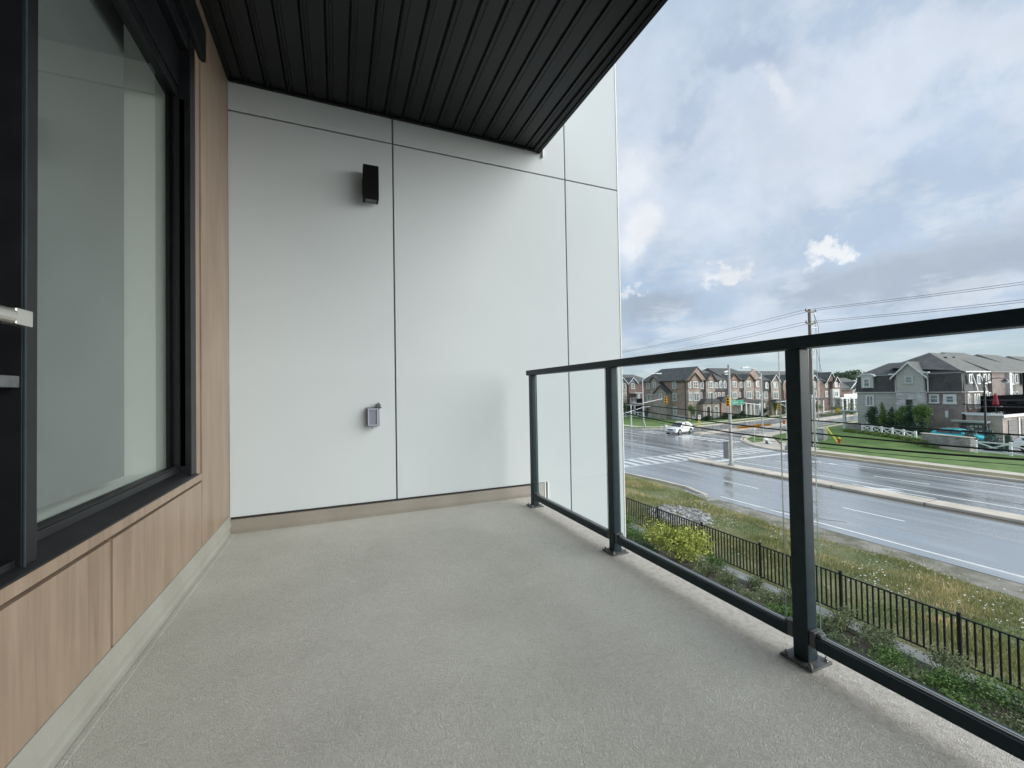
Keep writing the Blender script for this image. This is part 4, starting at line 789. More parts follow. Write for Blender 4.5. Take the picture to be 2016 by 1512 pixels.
hy = thing('fire_hydrant', 'red fire hydrant with yellow cap on the lawn', 'fire hydrant', (50.5, 28.1, 0.1))
at0(link('barrel', MB().lathe((50.5, 28.1, 0.1), [(0.17, 0), (0.17, 0.05), (0.12, 0.06), (0.12, 0.45), (0.15, 0.46), (0.15, 0.5)], 12), 'hydred'), hy)
at0(link('cap', MB().lathe((50.5, 28.1, 0.6), [(0.15, 0), (0.12, 0.08), (0.04, 0.13), (0.04, 0.18)], 12), 'guardyellow'), hy)
at0(link('nozzle', MB().tube([(50.5, 27.88, 0.47), (50.5, 28.32, 0.47)], 0.05, 8).tube([(50.28, 28.1, 0.45), (50.5, 28.1, 0.45)], 0.07, 8), 'hydred'), hy)
tag(link('valve_lid', MB().lathe((49.0, 25.0, 0.1), [(0.35, 0), (0.35, 0.03)], 12), 'signwhite'), 'small pale round lid set in the roadside lawn', 'lid')
tag(link('lawn_box', MB().box(48.5, 50.9+1.2, 0.1, 49.0, 52.5, 0.55).box(47.7, 52.1, 0.1, 47.8, 52.3, 0.5), 'signwhite', bevel=0.02), 'small white utility box on the far lawn left of the car', 'utility box')
# gooseneck lamp
sl = thing('street_lamp', 'black gooseneck street lamp in front of the row of garages', 'street lamp', (57, 19.08, 0.13))
at0(link('lamp_post', MB().tube([(57, 19.08, 0.13), (57, 19.08, 2.2)], 0.13, 10, 0.11).tube([(57, 19.08, 2.2), (57, 19.08, 6.9)], 0.095, 10, 0.06), 'lampmetal'), sl)
at0(link('lamp_arm', MB().tube([(57, 19.05, 6.45), (57, 18.8, 6.62), (57, 18.45, 6.83), (57, 18.1, 6.85), (57, 17.8, 6.80)], 0.035, 6), 'lampmetal'), sl)
at0(link('lamp_shade', MB().lathe((57, 17.72, 6.52), [(0.30, 0), (0.28, 0.04), (0.12, 0.17), (0.05, 0.24), (0.02, 0.32)], 14), 'lampmetal'), sl)
at0(link('lamp_globe', MB().lathe((57, 17.72, 6.33), [(0.08, 0), (0.2, 0.08), (0.24, 0.185)], 14), 'lampglass', smooth=True), sl)
sl2 = thing('street_lamp', 'dark street lamp standing before the arched porch of the corner townhouse', 'street lamp', (66.5, 58.9, 0.1))
at0(link('lamp_post', MB().tube([(66.5, 58.9, 0.1), (66.5, 58.9, 5.4)], 0.09, 8, 0.06), 'lampmetal'), sl2)
at0(link('lamp_arm', MB().tube([(66.5, 58.9, 5.3), (67.4, 58.7, 5.8), (68.6, 58.5, 6.0), (69.4, 58.4, 5.9)], 0.04, 6), 'lampmetal'), sl2); at0(link('lamp_shade', MB().lathe((69.6, 58.4, 5.65), [(0.3, 0), (0.15, 0.16), (0.04, 0.25)], 10), 'lampmetal'), sl2)
ub = tag(link('utility_pedestal', MB().box(54.9, 16.9, 0.13, 55.3, 17.25, 1.65).box(54.86, 16.86, 1.652, 55.34, 17.29, 1.70), 'darkgreen', bevel=0.02), 'dark green upright utility pedestal behind the right white fence', 'utility pedestal')

# ============================================================ WHITE CROSS-BUCK FENCES, STONE WALL
def xfence(label, pts, h, name='crossbuck_fence', w=0.09):
    t = thing(name, label, 'fence', pts[0]); 
    for p in pts: at0(link('fence_post', MB().box(p[0]-w*0.9, p[1]-w*0.9, p[2]-0.1, p[0]+w*0.9, p[1]+w*0.9, p[2]+h).prism([(p[0]-w, p[1]-w, p[2]+h), (p[0]+w, p[1]-w, p[2]+h), (p[0]+w, p[1]+w, p[2]+h), (p[0]-w, p[1]+w, p[2]+h)], (0, 0, 0.03)), 'fencewhite'), t)
    for a, b in zip(pts, pts[1:]):
        A = Vector(a); B = Vector(b); d = (B-A).normalized()*w; A2 = A+d; B2 = B-d; z = Vector((0, 0, 1))
        at0(link('top_rail', MB().bar(A2+z*(h-0.12), B2+z*(h-0.12), 0.05, 0.10), 'fencewhite'), t); at0(link('bottom_rail', MB().bar(A2+z*0.16, B2+z*0.16, 0.05, 0.10), 'fencewhite'), t)
        off = Vector((0.035, 0, 0)); at0(link('brace', MB().bar(A2+z*0.22-off, B2+z*(h-0.18)-off, 0.03, 0.08), 'fencewhite'), t); at0(link('brace', MB().bar(A2+z*(h-0.18)+off*0.1, B2+z*0.22+off*0.1, 0.03, 0.08), 'fencewhite'), t)
def L3(a, b, n): return [tuple(a[i]+(b[i]-a[i])*k/n for i in range(3)) for k in range(n+1)]
xfence('white crossbuck fence on the grassy bank in front of the grey house', L3((58.9, 30.2, 0.72), (55.3, 23.6, 0.50), 5), 1.0)
xfence('low white crossbuck fence right of the ledge stone wall', [(53.25, 18.5, 0.10), (53.3, 16.4, 0.1), (53.3, 14.3, 0.1), (53.3, 12.2, 0.1)], 1.12)
xfence('white crossbuck fence on the far lawn left of the townhouses', L3((58.4, 79, 0.1), (64.6, 73.9, 0.1), 3), 1.2)
sw_ = thing('stone_wall', 'low grey ledge stone wall with concrete cap between two white fences', 'wall', (54.4, 21, 0.1))
def wallseg(a, b, z0, z1, th, m, nm):
    A = Vector(a); B = Vector(b); d = (B-A).normalized(); n_ = Vector((-d.y, d.x))*th/2
    return at0(link(nm, MB().prism([(A.x-n_.x, A.y-n_.y, z0), (B.x-n_.x, B.y-n_.y, z0), (B.x+n_.x, B.y+n_.y, z0), (A.x+n_.x, A.y+n_.y, z0)], (0, 0, z1-z0)), m), sw_)
wallseg((55.05, 22.9), (53.6, 18.85), 0.42, 1.36, 0.40, 'stone_wall', 'stone_face'); wallseg((55.05, 22.9), (53.6, 18.85), 0.0, 0.418, 0.46, 'concrete', 'footing'); wallseg((55.1, 23.0), (53.56, 18.75), 1.362, 1.43, 0.52, 'concrete', 'wall_cap')
sp2 = thing('stone_pier', 'short stone pier at the left end of the white crossbuck fence', 'pier', (59.6, 31.1, 0.6))
at0(link('pier_body', MB().box(59.1, 30.6, 0.5, 60.0, 31.9, 1.55), 'stone_wall'), sp2); at0(link('pier_cap', MB().box(59.0, 30.5, 1.552, 60.1, 32.0, 1.63), 'concrete'), sp2)

# ============================================================ HOUSES
class Face:
    """wall plane: 'y' faces -Y at y=val, 'x' faces -X at x=val. u runs along the wall, d outwards"""
    def __init__(s, ax, val): s.ax = ax; s.val = val
    def P(s, u, z, d=0): return (u, s.val-d, z) if s.ax == 'y' else (s.val-d, u, z)
    def box(s, mb, u0, u1, z0, z1, d0, d1):
        a = s.P(u0, z0, d0); b = s.P(u1, z1, d1); return mb.box(*a, *b)
    def prism(s, mb, pts, d0, d1):
        off = Vector(s.P(0, 0, d1))-Vector(s.P(0, 0, d0)); return mb.prism([s.P(u, z, d0) for u, z in pts], off)
def window(F, u0, u1, z0, z1, par, cols=2, rows=2, arch=False, d=0.0, fm='signwhite', fw=0.14, gm='windowglass', name='window'):
    u0, u1 = sorted((u0, u1)); z0, z1 = sorted((z0, z1)); mb = MB(); e = d+0.10
    if arch:
        uc = (u0+u1)/2; hw = (u1-u0)/2; zs = z1-hw; n = 8
        outer = [(u1, z0), (u1, zs)]+[(uc+hw*math.cos(PI*k/n), zs+hw*math.sin(PI*k/n)) for k in range(1, n)]+[(u0, zs), (u0, z0)]
        iw = hw-fw; inner = [(u1-fw, z0+fw), (u1-fw, zs)]+[(uc+iw*math.cos(PI*k/n), zs+iw*math.sin(PI*k/n)) for k in range(1, n)]+[(u0+fw, zs), (u0+fw, z0+fw)]
        for i in range(len(outer)):
            j = (i+1) % len(outer); F.prism(mb, [outer[i], outer[j], inner[j], inner[i]], d+0.002, e)
        o = link(name, mb, fm); at0(o, par)
        g_ = MB(); F.prism(g_, inner, d+0.004, d+0.03); p = link('pane', g_, gm, o)
        if name == 'window': q = MB(); F.box(q, uc-0.03, uc+0.03, z0+fw, z1-fw, d+0.031, d+0.05); F.box(q, u0+fw, u1-fw, zs-0.03, zs+0.03, d+0.031, d+0.048); link('muntin', q, fm, o)
        return o
    F.box(mb, u0, u0+fw, z0, z1, d+0.002, e); F.box(mb, u1-fw, u1, z0, z1, d+0.002, e); F.box(mb, u0+fw, u1-fw, z1-fw*1.1, z1, d+0.002, e); F.box(mb, u0-0.04, u1+0.04, z0-0.02, z0+fw*0.9, d+0.002, e+0.05)
    o = link(name, mb, fm); at0(o, par)
    g_ = MB(); F.box(g_, u0+fw, u1-fw, z0+fw*0.9, z1-fw*1.1, d+0.004, d+0.03); link('pane', g_, gm, o)
    q = MB(); mw = 0.035
    for k in range(1, cols): u = u0+fw+(u1-u0-2*fw)*k/cols; F.box(q, u-mw*1.4, u+mw*1.4, z0+fw*0.9, z1-fw*1.1, d+0.031, d+0.06)
    for k in range(1, rows): z = z0+fw+(z1-z0-2*fw)*k/rows; F.box(q, u0+fw, u1-fw, z-mw, z+mw, d+0.031, d+0.05)
    if q.v: link('muntin', q, fm, o)
    return o
def gable(F, uc, hw, z0, z1, d, depth, par, wallm, roofm='roof', trim='signwhite', over=0.3, tw=0.12):
    """front gable: triangle of wall, two roof slopes running back, rake boards"""
    mb = MB(); F.prism(mb, [(uc-hw, z0), (uc+hw, z0), (uc, z1-0.12)], d-0.1, d); at0(link('gable_wall', mb, wallm), par)
    sl_ = (z1-z0)/hw; zo = z0-sl_*over; mb = MB()
    F.prism(mb, [(uc-hw-over, zo), (uc, z1), (uc+hw+over, zo), (uc+hw+over, zo-0.14), (uc, z1-0.14), (uc-hw-over, zo-0.14)], d+0.25, -depth); at0(link('gable_roof', mb, roofm), par)
    mb = MB(); F.prism(mb, [(uc-hw-over, zo-0.02), (uc, z1-0.02), (uc+hw+over, zo-0.02), (uc+hw+over, zo-0.02-tw*1.6), (uc, z1-0.02-tw*1.6), (uc-hw-over, zo-0.02-tw*1.6)], d+0.251, d+0.30); at0(link('rake_board', mb, trim), par)
def hiproof(mb, x0, x1, y0, y1, z0, z1, ix0, ix1, axis='x'):
    if axis == 'x':
        ym = (y0+y1)/2; v = [(x0, y0, z0), (x1, y0, z0), (x1, y1, z0), (x0, y1, z0), (x0+ix0, ym, z1), (x1-ix1, ym, z1)]; f = [(0, 3, 2, 1), (0, 1, 5, 4), (2, 3, 4, 5), (3, 0, 4), (1, 2, 5)]
    else:
        xm = (x0+x1)/2; v = [(x0, y0, z0), (x1, y0, z0), (x1, y1, z0), (x0, y1, z0), (xm, y0+ix0, z1), (xm, y1-ix1, z1)]; f = [(0, 3, 2, 1), (0, 1, 4), (1, 2, 5, 4), (2, 3, 5), (3, 0, 4, 5)]
    return mb.add(v, f)
# ---- corner townhouse block
th = thing('townhouse_block', 'long brown brick townhouse block on the corner across the intersection', 'townhouses', (70, 65, 0))
SF = Face('y', 62.5); WF = Face('x', 63.6)
at0(link('wall', MB().box(63.6, 62.5, 0, 84.6, 75.0, 8.0), 'brick'), th)
at0(link('stone_base', MB().box(63.56, 62.4, 0, 63.6, 75, 1.0).box(63.56, 62.46, 0, 66, 62.5, 1.0), 'stone'), th)
for u0, u1, m in [(63.62, 67.0, 'brick'), (68.35, 71.0, 'brick_tan'), (74.75, 77.95, 'brick'), (79.3, 82.4, 'brick_tan'), (82.6, 84.6, 'brick')]:
    mb = MB(); SF.box(mb, u0, u1, 0, 5.9, 0.001, 0.5); at0(link('bay', mb, 'brick_tan'), th); mb = MB(); SF.box(mb, u0, u1, 5.901, 8.0, 0.001, 0.5); at0(link('bay', mb, m), th)
for u0, u1 in [(67.02, 68.33), (71.02, 74.73), (77.97, 79.28)]:
    mb = MB(); SF.prism(mb, [(u0, 5.7), (u1, 5.7), (u1, 8.1), (u0, 8.1)], 0.001, 0.35); at0(link('mansard', mb, 'roof_dark'), th)
mb = MB(); hiproof(mb, 66, 85.0, 61.9, 75.5, 8.0, 10.35, 2, 1); at0(link('roof', mb, 'roof'), th)
mb = MB(); hiproof(mb, 62.9, 69.2, 61.95, 75.6, 8.0, 10.75, 0.0, 4, 'y'); at0(link('roof', mb, 'roof'), th)
mb = MB(); hiproof(mb, 74.2, 85.2, 61.85, 75.4, 8.02, 10.85, 2.2, 1.6); at0(link('roof', mb, 'roof_dark'), th)
mb = MB(); SF.prism(mb, [(63.62, 8.0), (68.4, 8.0), (66.05, 10.5)], 0.56, 0.60); at0(link('gable_wall', mb, 'brick'), th)
mb = MB(); SF.prism(mb, [(62.8, 7.9), (66.05, 10.80), (69.3, 7.9), (69.3, 7.72), (66.05, 10.6), (62.8, 7.72)], 0.6, 0.7); at0(link('rake_board', mb, 'roof_dark'), th)
for uc, hw, z1 in [(65.45, 1.55, 9.5), (69.75, 1.45, 9.5), (76.35, 1.6, 9.35), (80.85, 1.5, 9.3)]: gable(SF, uc, hw, 8.0, z1, 0.62, 3.5, th, 'brick', 'roof', 'bark')
mb = MB(); SF.prism(mb, [(79.7, 7.95), (82.2, 10.35), (84.75, 7.95)], 0.3, 0.52); at0(link('gable_wall', mb, 'brick'), th)
for (u0, u1, z0, z1, c, a) in [(62.75+1.0, 64.3, 6.45, 7.82, 1, 0), (65.0, 66.25, 6.41, 7.80, 2, 0), (67.1, 67.95, 6.25, 7.95, 1, 1), (69.06, 70.32, 6.44, 7.77, 2, 0), (71.15, 71.95, 6.3, 7.95, 1, 1), (72.3, 73.1, 6.3, 7.95, 1, 1), (73.5, 74.3, 6.3, 7.95, 1, 1), (75.9, 77.06, 6.44, 7.71, 2, 0), (78.15, 78.95, 6.3, 7.9, 1, 1), (80.05, 81.25, 6.44, 7.77, 2, 0), (82.9, 83.8, 6.42, 7.72, 1, 0)]:
    window(SF, u0, u1, z0, z1, th, c, 2, bool(a), d=0.36 if a else 0.501)
for (u0, u1, z0, z1, c) in [(63.8, 64.65, 3.95, 5.54, 2), (64.84+0.2, 66.5, 3.88, 5.49, 2), (69.0, 70.5, 3.81, 5.50, 3), (75.8, 77.1, 4.05, 5.5, 3), (79.9, 81.47, 3.95, 5.49, 3), (82.8, 83.9, 3.95, 5.45, 2)]: window(SF, u0, u1, z0, z1, th, c, 1, d=0.501)
for (u0, u1, z0, z1) in [(67.2, 67.95, 4.31, 5.54), (71.15, 71.8, 3.96, 5.46), (72.2, 72.95, 4.02, 5.45), (73.4, 74.15, 3.99, 5.43), (78.15, 78.95, 4.32, 5.43)]: window(SF, u0, u1, z0, z1, th, 2, 2, d=0.001)
# porches
mb = MB(); SF.box(mb, 66.3, 70.7, 0, 3.35, 0.501, 1.7); at0(link('porch', mb, 'brick_tan'), th)
mb = MB(); SF.prism(mb, [(66.0, 3.35), (71.0, 3.35), (70.2, 4.05), (67.2, 4.25), (66.6, 3.9)], 0.502, 2.0); at0(link('porch_roof', mb, 'roof_dark'), th)
mb = MB(); SF.box(mb, 71.3, 73.7, 0, 3.5, 0.352, 1.6); at0(link('porch', mb, 'brick'), th)
mb = MB(); SF.prism(mb, [(71.1, 3.5), (74.1, 3.5), (73.4, 4.1), (72.1, 4.6), (71.6, 4.3)], 0.353, 1.9); at0(link('porch_roof', mb, 'roof_dark'), th)
window(SF, 64.6, 65.4, 0.4, 2.5, th, d=0.501, gm='doorglass', name='door'); window(SF, 67.0, 68.2, 0.3, 2.9, th, arch=True, d=1.70, gm='doorglass', name='door'); window(SF, 69.2, 70.3, 0.3, 2.8, th, arch=True, d=1.70, name='porch_window')
window(SF, 73.0, 73.6, 0.4, 2.9, th, d=1.60, gm='doorglass', name='door')
mb = MB(); SF.prism(mb, [(76.2, 3.1), (83.9, 3.1), (83.2, 3.6), (79.2, 3.9), (77.5, 4.2), (76.6, 3.7)], 0.502, 2.1); at0(link('porch_roof', mb, 'roof_dark'), th)
for u in (76.5, 77.9, 79.2, 80.2, 81.9, 83.4): mb = MB(); SF.box(mb, u, u+0.28, 0, 3.09, 1.75, 2.0); at0(link('column', mb, 'signwhite'), th)
for u in (77.0, 80.6, 82.5): window(SF, u, u+0.9, 0.4, 2.7, th, d=0.501, gm='doorglass', name='door', arch=(u == 80.6))
# west side
mb = MB(); WF.prism(mb, [(71.6, 0), (66.5, 0), (66.5, 5.9), (69.3, 8.1), (70.7, 8.9), (71.6, 8.2)], 0.001, 0.7); at0(link('side_wing', mb, 'brick_tan'), th)
mb = MB(); WF.prism(mb, [(71.95, 8.1), (70.7, 9.15), (66.2, 5.75), (66.2, 5.55), (70.7, 8.92), (71.95, 7.9)], -1.0, 0.95); at0(link('wing_roof', mb, 'roof_dark'), th)
mb = MB(); WF.prism(mb, [(69.9, 0), (66.7, 0), (66.7, 5.7), (68.3, 7.0), (69.9, 5.7)], 0.701, 1.1); at0(link('porch', mb, 'brick_tan'), th)
mb = MB(); WF.prism(mb, [(70.3, 5.6), (68.3, 7.2), (66.3, 5.6), (66.3, 5.4), (68.3, 6.95), (70.3, 5.4)], 0.70, 1.4); at0(link('porch_roof', mb, 'roof_dark'), th)
window(WF, 73.7, 72.7, 6.5, 7.8, th, 1, 2); window(WF, 70.85, 70.1, 6.7, 7.8, th, 1, 2, d=0.70); window(WF, 66.0, 64.95, 6.4, 7.9, th, 1, 3); window(WF, 73.65, 72.3, 3.77, 5.3, th, 2, 1); window(WF, 68.7, 67.8, 4.0, 5.36, th, 1, 2, d=1.1); window(WF, 65.95, 64.9, 3.87, 5.44, th, 1, 2); window(WF, 65.9, 64.9, 1.1, 2.71, th, 1, 2)
mb = MB()
for z in (8.0,): mb.box(63.2, 62.0, z-0.15, 63.3, 75.2, z)
at0(link('gutter', mb, 'bark'), th); at0(link('downpipe', MB().box(63.5, 62.55, 0.1, 63.58, 62.65, 7.9).tube([(68.34, 61.9, 0.1), (68.34, 61.9, 7.9)], 0.05, 6).tube([(74.7, 61.9, 3.6), (74.7, 61.9, 7.9)], 0.05, 6), 'bark'), th)
# ---- second block along the street
t2 = thing('townhouse_block', 'taupe townhouse block with white rake boards right of the corner block', 'townhouses', (95, 65, 0))
F2 = Face('y', 64.0)
at0(link('wall', MB().box(85.9, 64.0, 0, 108, 76, 7.9), 'brick_tan'), t2)
mb = MB(); hiproof(mb, 85.5, 109, 63.4, 76.6, 7.85, 10.3, 1.5, 3); at0(link('roof', mb, 'roof'), t2)
mb = MB(); F2.prism(mb, [(85.9, 5.4), (90.0, 5.4), (89.6, 7.95), (86.3, 7.95)], 0.001, 0.3); at0(link('mansard', mb, 'roof_dark'), t2)
for uc, m in ((91.3, 'brick_tan'), (95.6, 'brick'), (100.5, 'brick_tan'), (104.9, 'brick_red')):
    mb = MB(); F2.box(mb, uc-1.35, uc+1.35, 0, 7.8, 0.001, 0.5); at0(link('bay', mb, m), t2)
    gable(F2, uc, 1.35, 7.8, 9.15, 0.55, 3, t2, m, 'roof', 'signwhite')
    window(F2, uc-0.7, uc+0.6, 6.1, 7.45, t2, 2, 2, d=0.501); window(F2, uc-0.85, uc+0.85, 3.7, 5.3, t2, 3, 1, d=0.501)
    mb = MB(); F2.prism(mb, [(uc-1.9, 3.0), (uc+1.9, 3.0), (uc+1.6, 3.5), (uc-1.6, 3.5)], 0.502, 1.8); at0(link('porch_roof', mb, 'roof_dark'), t2)
    for du in (-1.7, 1.4): mb = MB(); F2.box(mb, uc+du, uc+du+0.3, 0, 2.99, 1.4, 1.7); at0(link('column', mb, 'signwhite'), t2)
    window(F2, uc-0.5, uc+0.4, 0.3, 2.6, t2, d=0.501, gm='doorglass', name='door')
window(F2, 88.2, 89.2, 6.0, 7.5, t2, 1, 2, True, d=0.31); window(F2, 88.1, 89.3, 3.8, 5.36, t2, 2, 1); window(F2, 92.8, 93.5, 6.15, 7.34, t2, 1, 2); window(F2, 92.6, 93.5, 3.7, 5.29, t2, 2, 1); window(F2, 97.9, 98.7, 6.1, 7.4, t2, 1, 2, True)
at0(link('downpipe', MB().tube([(90.0, 63.4, 5.5), (89.7, 63.5, 7.8)], 0.06, 6).tube([(93.9, 63.4, 5.5), (93.9, 63.4, 7.8)], 0.06, 6), 'signwhite'), t2)
# ---- block beyond on the left
t3 = thing('townhouse_block', 'reddish brick townhouse block at the far left with white porch canopy', 'townhouses', (68, 86, 0))
F3 = Face('y', 84.0)
at0(link('wall', MB().box(58, 84.0, 0, 74.5, 96, 8.1), 'brick_red'), t3)
mb = MB(); hiproof(mb, 57.5, 70.2, 83.4, 96.6, 8.05, 10.6, 2, 1.6); hiproof(mb, 66, 75, 83.4, 96.6, 8.05, 10.35, 2, 2); at0(link('roof', mb, 'roof'), t3)
for uc in (64.6, 67.8):
    mb = MB(); F3.box(mb, uc-1.3, uc+1.3, 0, 8.1, 0.001, 0.4); at0(link('bay', mb, 'brick_red' if uc > 66 else 'brick_tan'), t3); gable(F3, uc, 1.3, 8.1, 9.4, 0.45, 3, t3, 'siding_blue', 'roof', 'signwhite')
window(F3, 64.7, 65.6, 6.4, 7.9, t3, 1, 2, d=0.401); window(F3, 67.1, 68.3, 6.48, 7.84, t3, 2, 2, d=0.401); window(F3, 64.8, 65.7, 4.1, 5.6, t3, 1, 3, d=0.401); window(F3, 66.9, 69.0, 3.1, 4.3, t3, 2, 1, d=0.401); window(F3, 69.6, 70.2, 3.4, 5.0, t3, gm='doorglass', name='door')
mb = MB(); F3.box(mb, 66.8, 70.2, 5.35, 5.6, 0.4, 2.4); F3.box(mb, 67.6, 68.2, 3.0, 5.34, 1.9, 2.3); at0(link('porch_canopy', mb, 'signwhite'), t3)
mb = MB(); F3.box(mb, 67.2, 72, 3.0, 4.1, 2.35, 2.4); at0(link('balcony_rail', mb, 'deckblack'), t3)
mb = MB(); F3.box(mb, 66, 72.5, 2.4, 2.95, 0.41, 3.0); F3.box(mb, 66, 66.3, 0.1, 2.4, 2.7, 3.0); at0(link('carport', mb, 'trimwhite'), t3)
mb = MB(); F3.box(mb, 66.5, 72, 0.1, 2.39, 0.41, 0.6); at0(link('carport_opening', mb, 'signblack'), t3)
tag(link('white_garage_wing', MB().box(66.8, 75.2, 0.1, 69.4, 78, 3.3).box(66.7, 75.1, 3.3, 69.5, 78.1, 3.5), 'trimwhite'), 'small white rendered outbuilding left of the corner townhouse block', 'outbuilding')
# ---- red brick house further along
t4 = thing('brick_house', 'red brick house with two white trimmed gables right of the utility pole', 'house', (115, 67, 0))
F4 = Face('y', 66.0)
at0(link('wall', MB().box(110.6, 66, 0, 120.2, 78, 7.5), 'brick_red'), t4)
mb = MB(); hiproof(mb, 108.5, 116.5, 66, 78, 7.5, 10.2, 0.5, 1.5); hiproof(mb, 112.6, 120.9, 65.4, 78.6, 7.45, 11.2, 2.7, 3.2); at0(link('roof', mb, 'roof'), t4)
gable(F4, 115.3, 2.0, 7.5, 9.9, 0.4, 4, t4, 'brick_red'); gable(F4, 116.9, 1.05, 7.5, 8.75, 0.75, 3, t4, 'brick_red')
mb = MB(); F4.box(mb, 115.3, 118.2, 0, 5.6, 0.001, 0.7); at0(link('bay', mb, 'stucco_light'), t4); mb = MB(); F4.box(mb, 115.5, 117.9, 5.6, 7.5, 0.001, 0.7); at0(link('bay', mb, 'brick_red'), t4)
for a in [(113.5, 114.4, 5.98, 7.26, 0.001), (116.1, 117.3, 6.0, 7.24, 0.701), (118.4, 119.3, 6.1, 7.2, 0.001), (113.4, 114.4, 3.6, 5.1, 0.001), (115.8, 117.5, 3.6, 5.07, 0.701), (118.4, 119.2, 3.6, 5.0, 0.001)]: window(F4, *a[:4], t4, 2, 1, d=a[4], fw=0.18)
mb = MB(); F4.box(mb, 115.8, 124, 3.0, 3.4, 0.702, 2.2); at0(link('porch_roof', mb, 'trimwhite'), t4)
for u in (116.6, 118.3, 119.4, 121.3, 123.3): mb = MB(); F4.box(mb, u, u+0.5, 0, 2.99, 1.6, 2.1); at0(link('column', mb, 'trimwhite'), t4)
mb = MB(); F4.box(mb, 119.9, 121.2, 0.2, 2.9, 0.01, 0.1); at0(link('door', mb, 'signblack'), t4)
at0(link('side_wing', MB().box(120.25, 67, 0, 127, 78, 5.2), 'brick_red'), t4); at0(link('wing_roof', MB().box(120.0, 66.4, 5.2, 127, 78, 5.45), 'roof'), t4); at0(link('balcony_rail', MB().box(119.5, 65.0, 3.4, 127, 65.1, 4.2), 'trimwhite'), t4)
t5 = thing('blue_house', 'pale blue gabled house far down the street behind the trees', 'house', (150, 82, 0))
F5 = Face('y', 80.0); at0(link('wall', MB().box(145, 80, 0, 160, 92, 5.6), 'siding_blue'), t5)
mb = MB(); hiproof(mb, 144, 161, 79, 93, 5.5, 9.0, 2, 2); at0(link('roof', mb, 'roof'), t5)
gable(F5, 151.9, 3.3, 5.2, 7.6, 0.6, 5, t5, 'siding_blue', 'roof', 'signwhite', 0.4, 0.2); gable(F5, 152.4, 2.0, 5.2, 6.6, 1.0, 2, t5, 'siding_blue', 'roof', 'signwhite', 0.3, 0.18)
window(F5, 150.3, 151.3, 3.7, 4.9, t5, 1, 1, d=0.61, fw=0.2); window(F5, 151.8, 153.0, 3.7, 4.9, t5, 2, 1, d=0.61, fw=0.2)
mb = MB(); F5.box(mb, 147, 156, 2.9, 3.6, 0.02, 2.0); at0(link('porch_roof', mb, 'trimwhite'), t5)

# ---- grey stucco house on the right
gh = thing('grey_house', 'grey stucco and stone corner house with mansard roof behind the evergreens', 'house', (65, 28, 0.6))
FW = Face('x', 65.0); FS = Face('y', 23.6)
at0(link('wall', MB().box(65, 26.55, 0.1, 78, 33.8, 5.38), 'stucco'), gh); at0(link('wall', MB().box(65.02, 23.6, 0.1, 78, 26.549, 5.38), 'brick_grey'), gh)
mb = MB(); FW.prism(mb, [(33.95, 5.48), (29.2, 5.48), (29.2, 7.75), (33.6, 7.75)], -0.9, 0.12); at0(link('mansard', mb, 'roof_dark'), gh)
mb = MB(); FW.prism(mb, [(26.6, 5.48), (23.45, 5.48), (23.5, 7.78), (26.6, 7.78)], -0.9, 0.12); at0(link('mansard', mb, 'roof_dark'), gh)
mb = MB(); FW.box(mb, 34.0, 29.2, 5.40, 5.47, -1, 0.32); FW.box(mb, 26.6, 23.35, 5.40, 5.47, -1, 0.32); FW.box(mb, 33.8, 29.7, 7.62, 7.68, 0.121, 0.2); FW.box(mb, 26.3, 23.5, 7.62, 7.66, 0.121, 0.18); at0(link('eave_trim', mb, 'signwhite'), gh)
# central bay
mb = MB(); FW.box(mb, 29.2, 26.6, 5.6, 7.9, 0.001, 0.6); at0(link('bay', mb, 'stucco'), gh); mb = MB(); FW.box(mb, 29.25, 26.55, 0.1, 5.59, 0.001, 0.65); at0(link('bay', mb, 'stone'), gh); mb = MB(); FW.box(mb, 29.3, 26.5, 5.50, 5.62, 0.651, 0.75); at0(link('band', mb, 'stucco_light'), gh)
gable(FW, 27.92, 1.35, 7.75, 9.2, 0.62, 4, gh, 'stucco', 'roof', 'signwhite', 0.45, 0.15)
mb = MB(); FW.box(mb, 29.85, 29.2, 7.62, 7.78, 0.5, 0.9); FW.box(mb, 26.6, 26.0, 7.70, 7.86, 0.5, 0.9); at0(link('gable_return', mb, 'signwhite'), gh)
at0(link('downpipe', MB().tube([(64.75, 29.45, 5.5), (64.75, 29.45, 7.7)], 0.06, 6).tube([(64.75, 26.35, 5.5), (64.75, 26.35, 7.8)], 0.07, 6), 'signwhite'), gh)
# roofs
mb = MB().add([(64.9, 33.75, 7.7), (64.9, 23.3, 7.78), (81, 23.3, 7.78), (81, 33.75, 7.7), (68.5, 31.8, 9.3), (68.5, 27.6, 9.35), (80, 27.6, 9.35), (80, 31.8, 9.3)], [(0, 1, 5, 4), (1, 2, 6, 5), (2, 3, 7, 6), (3, 0, 4, 7), (4, 5, 6, 7), (0, 3, 2, 1)]); at0(link('roof', mb, 'roof'), gh)
mb = MB().add([(65.2, 30.6, 8.6), (65.0, 23.5, 7.84), (80.9, 23.5, 7.84), (76, 30.6, 8.6), (68.8, 27.75, 10.35), (79, 27.75, 10.2), (68.8, 29.0, 9.6)], [(0, 1, 4), (1, 2, 5, 4), (2, 3, 5), (3, 0, 4, 5), (0, 3, 2, 1)]); at0(link('roof', mb, 'roof'), gh)
at0(link('roof_vent', MB().box(69.5, 26.4, 9.4, 69.8, 26.7, 9.75).box(72, 26.6, 9.5, 72.3, 26.9, 9.8), 'signblack'), gh)
